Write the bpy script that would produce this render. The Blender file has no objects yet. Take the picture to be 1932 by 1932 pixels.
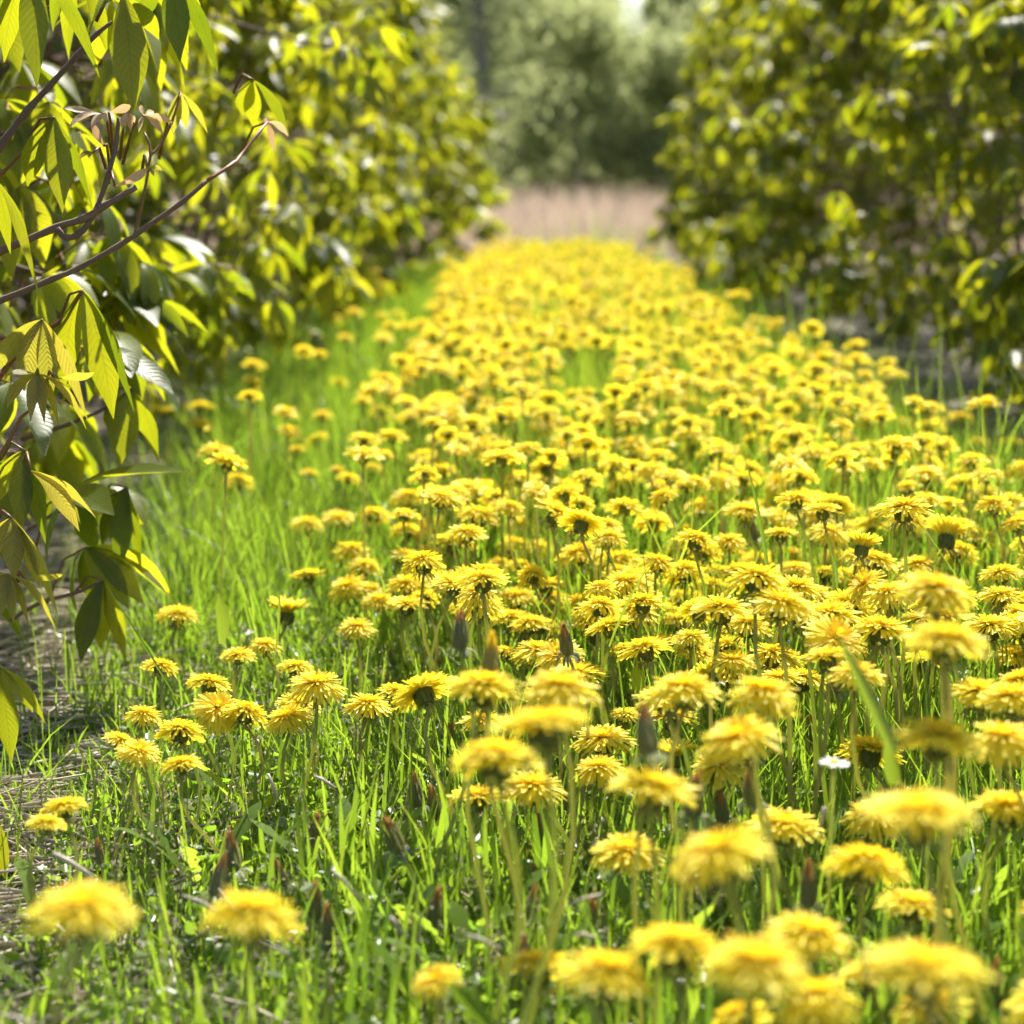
import bpy, math, random
import numpy as np
from mathutils import Vector, Matrix

R = math.radians
rng = np.random.default_rng(11)
random.seed(11)
scene = bpy.context.scene
COL = scene.collection

# ------------------------------------------------------------------ camera, sky, sun, exposure
CAM_H, PITCH = 0.57, R(9.0)
cam_data = bpy.data.cameras.new('camera')
cam_data.sensor_fit = 'HORIZONTAL'
cam_data.sensor_width = 24.0
cam_data.lens = 50.0
cam_data.clip_start = 0.05
cam_data.clip_end = 900.0
cam_data.dof.use_dof = True
cam_data.dof.focus_distance = 1.86
cam_data.dof.aperture_fstop = 4.1
cam_data.dof.aperture_blades = 0
cam = bpy.data.objects.new('camera', cam_data)
COL.objects.link(cam)
cam.location = (0, 0, CAM_H)
cam.rotation_euler = (math.pi / 2 - PITCH, 0, 0)
scene.camera = cam

SUN_EL, SUN_AZ = R(53), R(17)          # azimuth from straight ahead (+Y) towards the right (+X)
world = bpy.data.worlds.new('World')
scene.world = world
world.use_nodes = True
wn = world.node_tree
bg = wn.nodes['Background']
sky = wn.nodes.new('ShaderNodeTexSky')
sky.sky_type = 'NISHITA'
sky.sun_disc = False
sky.sun_elevation = SUN_EL
sky.sun_rotation = SUN_AZ
sky.air_density = 1.0
sky.dust_density = 1.5
bg.inputs['Strength'].default_value = 0.085
wn.links.new(sky.outputs[0], bg.inputs[0])

sun_data = bpy.data.lights.new('sun', 'SUN')
sun_data.energy = 5.0
sun_data.angle = R(0.53)
sun_data.color = (1.0, 0.94, 0.84)
sun = bpy.data.objects.new('sun', sun_data)
COL.objects.link(sun)
sdir = Vector((math.sin(SUN_AZ) * math.cos(SUN_EL), math.cos(SUN_AZ) * math.cos(SUN_EL), math.sin(SUN_EL)))
sun.rotation_euler = sdir.to_track_quat('Z', 'Y').to_euler()
sun.location = sdir * 20

scene.view_settings.view_transform = 'Standard'
scene.view_settings.look = 'None'
scene.view_settings.exposure = 1.3
scene.view_settings.gamma = 1.0
scene.view_settings.use_curve_mapping = False
scene.render.engine = 'CYCLES'
cy = scene.cycles
cy.max_bounces = 4
cy.diffuse_bounces = 3
cy.glossy_bounces = 2
cy.transmission_bounces = 3
cy.transparent_max_bounces = 4
cy.caustics_reflective = False
cy.caustics_refractive = False
cy.sample_clamp_indirect = 6.0
cy.use_denoising = True
cy.use_adaptive_sampling = True
cy.adaptive_threshold = 0.03
cy.adaptive_min_samples = 16

# ------------------------------------------------------------------ photograph geometry
PX = 1932.0
FPX = 50.0 / 24.0 * PX
FW = np.array([0, math.cos(PITCH), -math.sin(PITCH)])
UP = np.array([0, math.sin(PITCH), math.cos(PITCH)])
RT = np.array([1.0, 0, 0])
CP = np.array([0, 0, CAM_H])


def at(x, y, d):
    """the place seen at (x, y) of the photograph at depth d"""
    return CP + d * (FW + (x - PX / 2) / FPX * RT + (PX / 2 - y) / FPX * UP)


def project(p):
    v = np.asarray(p) - CP
    d = v @ FW
    return PX / 2 + FPX * (v @ RT) / d, PX / 2 - FPX * (v @ UP) / d, d


def depth_for_z(x, y, z):
    k = (FW + (PX / 2 - y) / FPX * UP)[2]
    return (z - CAM_H) / k if k < 0 else 99


# ------------------------------------------------------------------ mesh helpers
class MB:
    """collects vertices, faces, uv and material index, builds one mesh"""
    def __init__(self):
        self.v, self.f, self.uv, self.m = [], [], [], []
        self.n = 0

    def add(self, verts, faces, uvs=None, mat=0):
        verts = np.asarray(verts, dtype=float)
        b = self.n
        self.v.append(verts)
        if uvs is None:
            uvs = np.full((len(verts), 2), 0.5)
        self.uv.append(np.asarray(uvs, dtype=float))
        for f in faces:
            self.f.append(tuple(i + b for i in f))
            self.m.append(mat)
        self.n += len(verts)

    def tube(self, pts, rad, sides=6, mat=0, cap=True):
        pts = [np.asarray(p, dtype=float) for p in pts]
        if not hasattr(rad, '__len__'):
            rad = [rad] * len(pts)
        vs, uv = [], []
        t0 = pts[1] - pts[0]
        ref = np.array([0, 0, 1.0]) if abs(t0[2]) < 0.8 * np.linalg.norm(t0) else np.array([1.0, 0, 0])
        for i, p in enumerate(pts):
            t = pts[min(i + 1, len(pts) - 1)] - pts[max(i - 1, 0)]
            t = t / (np.linalg.norm(t) + 1e-9)
            a = np.cross(t, ref); a /= np.linalg.norm(a) + 1e-9
            b = np.cross(t, a)
            ref = -b if False else ref
            for k in range(sides):
                an = 2 * math.pi * k / sides
                vs.append(p + rad[i] * (math.cos(an) * a + math.sin(an) * b))
                uv.append((k / sides, i / (len(pts) - 1)))
        fs = []
        for i in range(len(pts) - 1):
            for k in range(sides):
                k2 = (k + 1) % sides
                fs.append((i * sides + k, i * sides + k2, (i + 1) * sides + k2, (i + 1) * sides + k))
        if cap:
            fs.append(tuple(range(sides - 1, -1, -1)))
            fs.append(tuple((len(pts) - 1) * sides + k for k in range(sides)))
        self.add(vs, fs, uv, mat)

    def lathe(self, prof, sides=10, mat=0):
        vs, uv = [], []
        for i, (r, z) in enumerate(prof):
            for k in range(sides):
                an = 2 * math.pi * k / sides
                vs.append((r * math.cos(an), r * math.sin(an), z)); uv.append((k / sides, i / (len(prof) - 1)))
        fs = []
        for i in range(len(prof) - 1):
            for k in range(sides):
                k2 = (k + 1) % sides
                fs.append((i * sides + k, i * sides + k2, (i + 1) * sides + k2, (i + 1) * sides + k))
        self.add(vs, fs, uv, mat)

    def mesh(self, name, mats, smooth=True):
        return make_mesh(name, np.concatenate(self.v) if self.v else np.zeros((0, 3)), self.f,
                         np.concatenate(self.uv) if self.uv else None, mats, self.m, smooth)


def make_mesh(name, verts, faces, uvs, mats, midx=None, smooth=True):
    me = bpy.data.meshes.new(name)
    nv = len(verts)
    if isinstance(faces, np.ndarray):
        sizes = np.full(len(faces), faces.shape[1], dtype=np.int32)
        loops = faces.astype(np.int32).ravel()
    else:
        sizes = np.array([len(f) for f in faces], dtype=np.int32)
        loops = np.fromiter((i for f in faces for i in f), dtype=np.int32)
    me.vertices.add(nv)
    me.vertices.foreach_set('co', np.asarray(verts, dtype=np.float32).ravel())
    me.loops.add(len(loops))
    me.loops.foreach_set('vertex_index', loops)
    me.polygons.add(len(sizes))
    starts = np.concatenate([[0], np.cumsum(sizes)[:-1]]).astype(np.int32)
    me.polygons.foreach_set('loop_start', starts)
    if uvs is not None:
        ul = me.uv_layers.new(name='UVMap')
        ul.data.foreach_set('uv', np.asarray(uvs, dtype=np.float32)[loops].ravel())
    for m in mats:
        me.materials.append(m)
    if midx is not None and len(mats) > 1:
        me.polygons.foreach_set('material_index', np.asarray(midx, dtype=np.int32))
    if smooth:
        me.polygons.foreach_set('use_smooth', np.ones(len(sizes), dtype=bool))
    me.update(calc_edges=True)
    return me


def obj(name, me, parent=None, loc=None, rot=None, scale=None):
    o = bpy.data.objects.new(name, me)
    COL.objects.link(o)
    if parent is not None:
        o.parent = parent
    if loc is not None:
        o.location = loc
    if rot is not None:
        o.rotation_euler = rot
    if scale is not None:
        o.scale = scale
    return o


def tag(o, label=None, cat=None, group=None, kind=None):
    if label: o['label'] = label
    if cat: o['category'] = cat
    if group: o['group'] = group
    if kind: o['kind'] = kind
    return o


def empty(name, loc=(0, 0, 0), rz=0.0):
    o = obj(name, None, loc=loc, rot=(0, 0, rz))
    o.empty_display_size = 0.02
    return o


def fbm(x, y, s=1.0, seed=0):
    v = 0
    for k, (a, b, c) in enumerate([(1.7, .6, 1.0), (-.9, 2.1, .8), (3.1, 2.7, .5), (-4.3, 3.9, .35), (6.7, -5.1, .2)]):
        v = v + c * np.sin(s * (a * x + b * y) + 1.9 * k + seed * 2.37 + 1.3 * np.sin(s * .7 * (b * x - a * y) + seed))
    return v / 2.85


# ------------------------------------------------------------------ materials
def nodes(name):
    m = bpy.data.materials.new(name)
    m.use_nodes = True
    t = m.node_tree
    for n in list(t.nodes):
        t.nodes.remove(n)
    return m, t, t.nodes.new('ShaderNodeOutputMaterial')


def N(t, typ, **kw):
    n = t.nodes.new(typ)
    for k, v in kw.items():
        if k.startswith('i_'):
            key = k[2:]
            n.inputs[int(key) if key.isdigit() else key].default_value = v
        else:
            setattr(n, k, v)
    return n


def math_(t, op, a, b=None, c=None, clamp=False):
    n = t.nodes.new('ShaderNodeMath'); n.operation = op; n.use_clamp = clamp
    for i, v in enumerate((a, b, c)):
        if v is None: continue
        if isinstance(v, (int, float)): n.inputs[i].default_value = v
        else: t.links.new(v, n.inputs[i])
    return n.outputs[0]


def mixc(t, f, a, b, blend='MIX'):
    n = t.nodes.new('ShaderNodeMix'); n.data_type = 'RGBA'; n.blend_type = blend
    for i, v in ((0, f), (6, a), (7, b)):
        if isinstance(v, (int, float)): n.inputs[i].default_value = v
        elif isinstance(v, tuple): n.inputs[i].default_value = (*v, 1) if len(v) == 3 else v
        else: t.links.new(v, n.inputs[i])
    return n.outputs[2]


def rand_value(t):
    """0..1, different for every object and every loose piece of a mesh"""
    g = N(t, 'ShaderNodeNewGeometry'); o = N(t, 'ShaderNodeObjectInfo')
    return math_(t, 'FRACT', math_(t, 'ADD', g.outputs['Random Per Island'], o.outputs['Random']))


def leaf_shader(t, out, base, trans, rough, fac, spec=0.5, normal=None):
    p = N(t, 'ShaderNodeBsdfPrincipled')
    p.inputs['Roughness'].default_value = rough
    p.inputs['Specular IOR Level'].default_value = spec
    tr = N(t, 'ShaderNodeBsdfTranslucent')
    mx = N(t, 'ShaderNodeMixShader'); mx.inputs[0].default_value = fac
    for sock, v in ((p.inputs['Base Color'], base), (tr.inputs[0], trans)):
        if isinstance(v, tuple): sock.default_value = (*v, 1)
        else: t.links.new(v, sock)
    if normal is not None:
        t.links.new(normal, p.inputs['Normal']); t.links.new(normal, tr.inputs['Normal'])
    t.links.new(p.outputs[0], mx.inputs[1]); t.links.new(tr.outputs[0], mx.inputs[2])
    t.links.new(mx.outputs[0], out.inputs[0])


def veined_leaf(name, a, b, ta, tb, rough=0.38, fac=0.5, spec=0.5, bump=0.5):
    m, t, out = nodes(name)
    uv = N(t, 'ShaderNodeUVMap'); sx = N(t, 'ShaderNodeSeparateXYZ'); t.links.new(uv.outputs[0], sx.inputs[0])
    au = math_(t, 'MULTIPLY', math_(t, 'ABSOLUTE', math_(t, 'SUBTRACT', sx.outputs[0], 0.5)), 2.0)
    fr = math_(t, 'FRACT', math_(t, 'SUBTRACT', math_(t, 'MULTIPLY', sx.outputs[1], 17.0), math_(t, 'MULTIPLY', au, 2.4)))
    tri = math_(t, 'MINIMUM', fr, math_(t, 'SUBTRACT', 1.0, fr))
    vein = math_(t, 'SUBTRACT', 1.0, math_(t, 'MULTIPLY', tri, 9.0), clamp=True)
    mid = math_(t, 'SUBTRACT', 1.0, math_(t, 'MULTIPLY', au, 11.0), clamp=True)
    vm = math_(t, 'MAXIMUM', vein, mid)
    r = rand_value(t)
    no = N(t, 'ShaderNodeTexNoise'); no.inputs['Scale'].default_value = 35.0; no.inputs['Detail'].default_value = 3
    tc = N(t, 'ShaderNodeTexCoord'); t.links.new(tc.outputs['Object'], no.inputs['Vector'])
    r2 = math_(t, 'ADD', math_(t, 'MULTIPLY', r, 0.75), math_(t, 'MULTIPLY', no.outputs[0], 0.3), clamp=True)
    base = mixc(t, r2, a, b); tr = mixc(t, r2, ta, tb)
    base = mixc(t, math_(t, 'MULTIPLY', vm, 0.35), base, tuple(1.5 * x for x in a))
    tr = mixc(t, math_(t, 'MULTIPLY', vm, 0.24), tr, tuple(0.28 * x for x in ta))
    bp = N(t, 'ShaderNodeBump'); bp.inputs['Strength'].default_value = bump; bp.inputs['Distance'].default_value = 0.004
    h = math_(t, 'ADD', math_(t, 'SQRT', tri), math_(t, 'MULTIPLY', no.outputs[0], 0.6))
    t.links.new(h, bp.inputs['Height'])
    leaf_shader(t, out, base, tr, rough, fac, spec, bp.outputs[0])
    return m


def plain_leaf(name, a, b, ta, tb, rough=0.4, fac=0.5, spec=0.5, scale=40.0):
    m, t, out = nodes(name)
    r = rand_value(t)
    no = N(t, 'ShaderNodeTexNoise'); no.inputs['Scale'].default_value = scale; no.inputs['Detail'].default_value = 2
    tc = N(t, 'ShaderNodeTexCoord'); t.links.new(tc.outputs['Object'], no.inputs['Vector'])
    r2 = math_(t, 'ADD', math_(t, 'MULTIPLY', r, 0.7), math_(t, 'MULTIPLY', no.outputs[0], 0.35), clamp=True)
    leaf_shader(t, out, mixc(t, r2, a, b), mixc(t, r2, ta, tb), rough, fac, spec)
    return m


def solid(name, a, b, rough=0.7, scale=60.0, spec=0.3, bump=0.3, dist=0.002, stretch=None):
    m, t, out = nodes(name)
    no = N(t, 'ShaderNodeTexNoise'); no.inputs['Scale'].default_value = scale; no.inputs['Detail'].default_value = 5
    tc = N(t, 'ShaderNodeTexCoord')
    if stretch:
        mp = N(t, 'ShaderNodeMapping'); mp.inputs['Scale'].default_value = stretch
        t.links.new(tc.outputs['Object'], mp.inputs[0]); t.links.new(mp.outputs[0], no.inputs['Vector'])
    else:
        t.links.new(tc.outputs['Object'], no.inputs['Vector'])
    r = rand_value(t)
    f = math_(t, 'ADD', math_(t, 'MULTIPLY', r, 0.5), math_(t, 'MULTIPLY', no.outputs[0], 0.6), clamp=True)
    p = N(t, 'ShaderNodeBsdfPrincipled'); p.inputs['Roughness'].default_value = rough
    p.inputs['Specular IOR Level'].default_value = spec
    t.links.new(mixc(t, f, a, b), p.inputs['Base Color'])
    bp = N(t, 'ShaderNodeBump'); bp.inputs['Strength'].default_value = bump; bp.inputs['Distance'].default_value = dist
    t.links.new(no.outputs[0], bp.inputs['Height']); t.links.new(bp.outputs[0], p.inputs['Normal'])
    t.links.new(p.outputs[0], out.inputs[0])
    return m


M = {}
M['petal'] = plain_leaf('dandelion_ray_yellow', (.90, .745, .05), (.92, .81, .11), (.93, .78, .035), (.94, .84, .08), .55, .5, .25, 200)
M['petal_in'] = plain_leaf('dandelion_floret_gold', (.89, .63, .03), (.90, .71, .055), (.90, .62, .018), (.91, .70, .04), .55, .45, .25, 200)
M['calyx'] = plain_leaf('dandelion_calyx_green', (.10, .13, .03), (.17, .19, .045), (.24, .30, .04), (.32, .36, .06), .55, .35, .3, 120)
M['bract'] = plain_leaf('dandelion_bract', (.14, .17, .07), (.24, .26, .13), (.2, .25, .08), (.3, .33, .14), .5, .35, .4, 120)
M['stem'] = plain_leaf('dandelion_stem', (.30, .37, .11), (.38, .34, .16), (.58, .70, .18), (.64, .58, .22), .35, .62, .5, 25)
M['bud'] = plain_leaf('closed_head_green', (.19, .205, .085), (.28, .27, .12), (.36, .39, .12), (.44, .42, .16), .6, .42, .2, 160)
M['tuft'] = plain_leaf('closed_head_tuft', (.28, .15, .06), (.50, .29, .10), (.50, .25, .07), (.62, .36, .11), .7, .3, .2, 160)
M['grass'] = plain_leaf('grass_blade', (.055, .115, .015), (.12, .175, .028), (.20, .40, .02), (.42, .55, .038), .32, .52, .5, 20)
M['broad'] = plain_leaf('dandelion_leaf', (.085, .155, .025), (.14, .21, .035), (.28, .46, .03), (.46, .58, .045), .6, .55, .1, 30)
M['clover'] = plain_leaf('low_leaf', (.07, .13, .025), (.13, .19, .04), (.20, .40, .02), (.38, .54, .04), .36, .52, .45, 60)
M['straw'] = solid('dry_straw', (.34, .27, .19), (.60, .52, .40), .45, 40, .5, .2)
M['seedhead'] = plain_leaf('grass_seed_head', (.30, .25, .15), (.45, .40, .27), (.3, .28, .15), (.42, .38, .22), .6, .35, .3, 120)
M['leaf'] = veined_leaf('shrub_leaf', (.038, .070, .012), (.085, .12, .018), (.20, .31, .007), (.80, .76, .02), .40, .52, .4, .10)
M['leaf_shade_tint'] = veined_leaf('shrub_leaf_shade_tint', (.035, .062, .012), (.075, .10, .018), (.13, .22, .006), (.56, .56, .012), .42, .5, .4, .12)  # near leaves: shade from the rest of the shrub painted in as darker green
M['leaf_young'] = veined_leaf('shrub_leaf_young', (.17, .17, .05), (.25, .21, .07), (.50, .50, .03), (.60, .50, .05), .45, .5, .45, .3)
M['leaf_bronze'] = plain_leaf('shrub_leaf_bronze', (.55, .36, .23), (.66, .50, .33), (.66, .38, .17), (.70, .52, .24), .5, .45, .4, 60)
M['petiole'] = solid('shrub_petiole_red', (.22, .035, .02), (.17, .13, .03), .45, 30, .4)
M['bark'] = solid('shrub_bark', (.095, .058, .038), (.21, .145, .10), .75, 90, .3, .6, .002)
M['cane'] = solid('pale_cane', (.50, .44, .37), (.66, .60, .52), .5, 30, .4)
M['reed'] = plain_leaf('dry_reed', (.58, .43, .31), (.70, .55, .43), (.58, .43, .30), (.66, .51, .38), .6, .4, .3, 8)
M['tree_leaf'] = plain_leaf('tree_leaf', (.20, .235, .11), (.28, .31, .16), (.44, .51, .21), (.55, .60, .29), .6, .58, .3, 3)
M['tree_bark'] = solid('tree_bark', (.24, .22, .19), (.36, .34, .30), .85, 12, .2, .5, .02)
M['daisy'] = plain_leaf('daisy_white', (.80, .80, .80), (.86, .86, .84), (.7, .7, .7), (.75, .75, .72), .5, .3, .3)


def ground_material():
    m, t, out = nodes('soil')
    tc = N(t, 'ShaderNodeTexCoord')
    n1 = N(t, 'ShaderNodeTexNoise'); n1.inputs['Scale'].default_value = 3.0; n1.inputs['Detail'].default_value = 8
    n2 = N(t, 'ShaderNodeTexNoise'); n2.inputs['Scale'].default_value = 60.0; n2.inputs['Detail'].default_value = 8
    for n in (n1, n2): t.links.new(tc.outputs['Object'], n.inputs['Vector'])
    c = mixc(t, n1.outputs[0], (.035, .027, .020), (.09, .07, .052))
    c = mixc(t, math_(t, 'MULTIPLY', n2.outputs[0], .6), c, (.12, .10, .08))
    p = N(t, 'ShaderNodeBsdfPrincipled'); p.inputs['Roughness'].default_value = .95
    t.links.new(c, p.inputs['Base Color'])
    bp = N(t, 'ShaderNodeBump'); bp.inputs['Strength'].default_value = .9; bp.inputs['Distance'].default_value = .02
    t.links.new(n2.outputs[0], bp.inputs['Height']); t.links.new(bp.outputs[0], p.inputs['Normal'])
    t.links.new(p.outputs[0], out.inputs[0])
    return m


M['soil'] = ground_material()

# ------------------------------------------------------------------ the ground: one sheet, finely humped near the lane
def ground_z(x, y):
    fade = np.clip((14 - np.abs(y - 5)) / 6, 0, 1)
    return fade * (0.010 * fbm(x, y, 2.2, 3) + 0.004 * fbm(x, y, 9.0, 5))


def build_ground():
    xs = np.concatenate([np.array([-400, -80, -20, -8]), np.linspace(-4, 5, 91), np.array([9, 20, 80, 400])])
    ys = np.concatenate([np.array([-400, -60, -12, -4]), np.linspace(-1.5, 14, 125), np.array([18, 26, 45, 90, 200, 450])])
    gx, gy = np.meshgrid(xs, ys)
    v = np.stack([gx, gy, ground_z(gx, gy)], -1).reshape(-1, 3)
    nx = len(xs)
    i, j = np.meshgrid(np.arange(nx - 1), np.arange(len(ys) - 1))
    a = (j * nx + i).ravel()
    f = np.stack([a, a + 1, a + nx + 1, a + nx], 1)
    tag(obj('ground', make_mesh('ground', v, f, v[:, :2], [M['soil']])), kind='structure')


build_ground()

# lane edges as functions of distance
YK = [0.6, 1.8, 2.6, 4.0, 5.6, 8.8, 11.8]
def band_left(y): return np.interp(y, YK, [.02, -.10, -.15, -.18, -.20, -.19, -.13])
def band_right(y): return np.interp(y, YK, [.62, .64, .66, .62, .58, .58, .57])
def grass_left(y): return np.interp(y, [.6, 1.7, 2.2, 3.5, 6.2, 8.6, 12.2], [-.37, -.39, -.43, -.57, -.76, -.76, -.70]) + .04 * fbm(y, y * 0 + 3, 5, 2)
def grass_right(y): return np.interp(y, [.6, 3, 5, 8, 12.2], [.95, .86, .80, .80, .80]) + .04 * fbm(y, y * 0 + 8, 4, 7)


# ------------------------------------------------------------------ grass (nobody could count it)
def blades(base, length, width, lean, az, bend, roll=None, seg=3):
    """ribbon blades: (n,3) bases; returns verts, quads, uv"""
    n = len(base)
    s = np.linspace(0, 1, seg + 1)
    el = (math.pi / 2 - lean)[:, None] - bend[:, None] * s[None, :] ** 1.3
    step = (length / seg)[:, None]
    hx = np.cumsum(np.concatenate([np.zeros((n, 1)), np.cos(el[:, :-1]) * step], 1), 1)
    hz = np.cumsum(np.concatenate([np.zeros((n, 1)), np.sin(el[:, :-1]) * step], 1), 1)
    px = base[:, 0:1] + hx * np.cos(az)[:, None]
    py = base[:, 1:2] + hx * np.sin(az)[:, None]
    pz = base[:, 2:3] + hz
    if roll is None:
        roll = rng.uniform(-.7, .7, n)
    sa = az + math.pi / 2 + roll
    w = width[:, None] * np.interp(s, [0, .3, .7, 1], [.75, 1, .75, .06])[None, :] * .5
    dx, dy = np.cos(sa)[:, None] * w, np.sin(sa)[:, None] * w
    L = np.stack([px - dx, py - dy, pz], -1); Rr = np.stack([px + dx, py + dy, pz], -1)
    v = np.stack([L, Rr], 2).reshape(n, -1, 3)
    k = 2 * (seg + 1)
    f0 = np.array([[2 * i, 2 * i + 1, 2 * i + 3, 2 * i + 2] for i in range(seg)])
    f = (np.arange(n)[:, None, None] * k + f0[None]).reshape(-1, 4)
    uv = np.stack([np.tile([0., 1.], (n, seg + 1)).reshape(n, -1), np.repeat(s, 2)[None].repeat(n, 0)], -1).reshape(-1, 2)
    return v.reshape(-1, 3), f, uv


def scatter(n, y0, y1, x0f, x1f, margin=0.0):
    y = rng.uniform(y0, y1, n)
    a, b = x0f(y) - margin, x1f(y) + margin
    x = a + (b - a) * rng.random(n)
    return x, y


def build_grass():
    V, F, U = [], [], []
    off = 0
    def put(x, y, length, width, lean, az, bend, seg=3):
        nonlocal off
        base = np.stack([x, y, ground_z(x, y) - .003], 1)
        v, f, u = blades(base, length, width, lean, az, bend, seg=seg)
        V.append(v); F.append(f + off); U.append(u); off += len(v)
    zones = [(.72, 1.5, 18000, 1.0), (1.5, 2.3, 19000, 1.0), (2.3, 4.0, 22000, 1.15), (4.0, 7.0, 19000, 1.5), (7.0, 12.3, 19000, 2.1)]
    for y0, y1, n, wk in zones:
        x, y = scatter(n, y0, y1, grass_left, grass_right, .05)
        dl = np.clip((x - band_left(y)) / .25, 0, 1)               # 0 outside the flower band on the left
        tuft = fbm(x, y, 7, 1)
        length = (.075 + (.035 + .03 * np.clip((y - 1.4) / .6, 0, 1)) * dl + .05 * np.clip(tuft, 0, 1) + .04 * np.clip((y - 1.6) / 1.5, 0, 1)) * rng.uniform(.45, 1.35, n)
        long_ = rng.random(n) < .05
        length = np.where(long_, length * 1.7, length)
        length *= np.interp(x - grass_left(y), [-.05, .04, .30], [.35, .5, 1])
        length *= np.interp(y, [.7, 1.7, 2.4], [.62, .72, 1])
        length *= 1 - .5 * np.clip((x - band_right(y)) / .15, 0, 1) * np.clip((y - 2.8) / .6, 0, 1)
        wild = 1.4 if y1 < 2.4 else (1.2 if y1 < 4.1 else 1.0)
        lean = np.minimum(np.abs(rng.normal(0, .33 * wild, n)), 1.25); bend = np.abs(rng.normal(.35, .42 * wild, n))
        put(x, y, length, wk * rng.uniform(.0014, .0034, n), lean, rng.uniform(0, 2 * math.pi, n), bend)
    # long fine tufts along the left edge
    for k in range(70):
        cy_ = rng.uniform(2.3, 6.5); cx = grass_left(cy_) + abs(rng.normal(.10, .14)) + .04
        n = 46
        x = cx + rng.normal(0, .022, n); y = cy_ + rng.normal(0, .022, n)
        az = np.arctan2(y - cy_, x - cx) + rng.normal(0, .5, n)
        put(x, y, rng.uniform(.10, .21, n), rng.uniform(.0012, .0026, n), rng.uniform(.05, .7, n), az, rng.uniform(.1, .9, n), 4)
    n = 1500                                                       # coarser upright blades close by
    x, y = scatter(n, .75, 1.9, grass_left, grass_right, -.05)
    put(x, y, rng.uniform(.06, .14, n) * np.interp(x - grass_left(y), [0, .25], [.5, 1]), rng.uniform(.003, .006, n), np.abs(rng.normal(0, .22, n)), rng.uniform(0, 6.28, n), rng.uniform(0, .6, n), 4)
    # grass under the right shrubs
    n = 2600
    y = rng.uniform(3.0, 12.3, n); x = grass_right(y) + np.abs(rng.normal(0, .2, n))
    put(x, y, rng.uniform(.04, .11, n), rng.uniform(.002, .004, n), np.abs(rng.normal(0, .3, n)), rng.uniform(0, 6.28, n), rng.uniform(0, .8, n))
    n = 2600                                                       # thin blades straying on to the left soil
    y = rng.uniform(1.3, 9, n); x = grass_left(y) - np.abs(rng.normal(0, .10, n))
    put(x, y, rng.uniform(.03, .13, n), rng.uniform(.001, .0025, n), np.abs(rng.normal(0, .45, n)), rng.uniform(0, 6.28, n), rng.uniform(0, .8, n))
    me = make_mesh('grass', np.concatenate(V), np.concatenate(F), np.concatenate(U), [M['grass']])
    tag(obj('grass', me), 'green grass growing between and beside the dandelions', 'grass', kind='stuff')


build_grass()


def build_broad_leaves():
    """toothed dandelion leaves in low rosettes"""
    nr = 420
    cx, cy_ = scatter(nr, .8, 7.5, grass_left, grass_right, -.03)
    cy_ = .8 + (cy_ - .8) ** 1.5 / 6.7 ** .5
    keep = rng.random(nr) < np.where(cx > band_left(cy_) - .05, 1, .4)
    cx, cy_ = cx[keep], cy_[keep]
    k = 6; n = len(cx) * k
    az = (np.arange(n) % k) * 1.05 + np.repeat(rng.uniform(0, 6.28, len(cx)), k) + rng.normal(0, .25, n)
    x = np.repeat(cx, k) + .006 * np.cos(az); y = np.repeat(cy_, k) + .006 * np.sin(az)
    base = np.stack([x, y, ground_z(x, y) + .004], 1)
    L = rng.uniform(.05, .11, n)
    seg = 12
    v, f, u = blades(base, L, rng.uniform(.010, .019, n), rng.uniform(.35, 1.0, n), az, rng.uniform(.2, 1.1, n), rng.uniform(-.12, .12, n), seg=seg)
    v = v.reshape(n, seg + 1, 2, 3)
    prof = np.array([.14, .16, .42, .22, .60, .30, .78, .42, .92, .60, 1.0, .62, .05]) / np.interp(np.linspace(0, 1, seg + 1), [0, .3, .7, 1], [.75, 1, .75, .06])
    mid = v.mean(2, keepdims=True)
    v = mid + (v - mid) * prof[None, :, None, None]
    v[..., 2] += .12 * np.abs(v - mid)[..., :2].sum(-1)
    me = make_mesh('rosette_leaves', v.reshape(-1, 3), f, u, [M['broad']])
    tag(obj('rosette_leaves', me), 'low jagged green dandelion leaves spread through the grass', 'leaves', kind='stuff')


build_broad_leaves()


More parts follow.
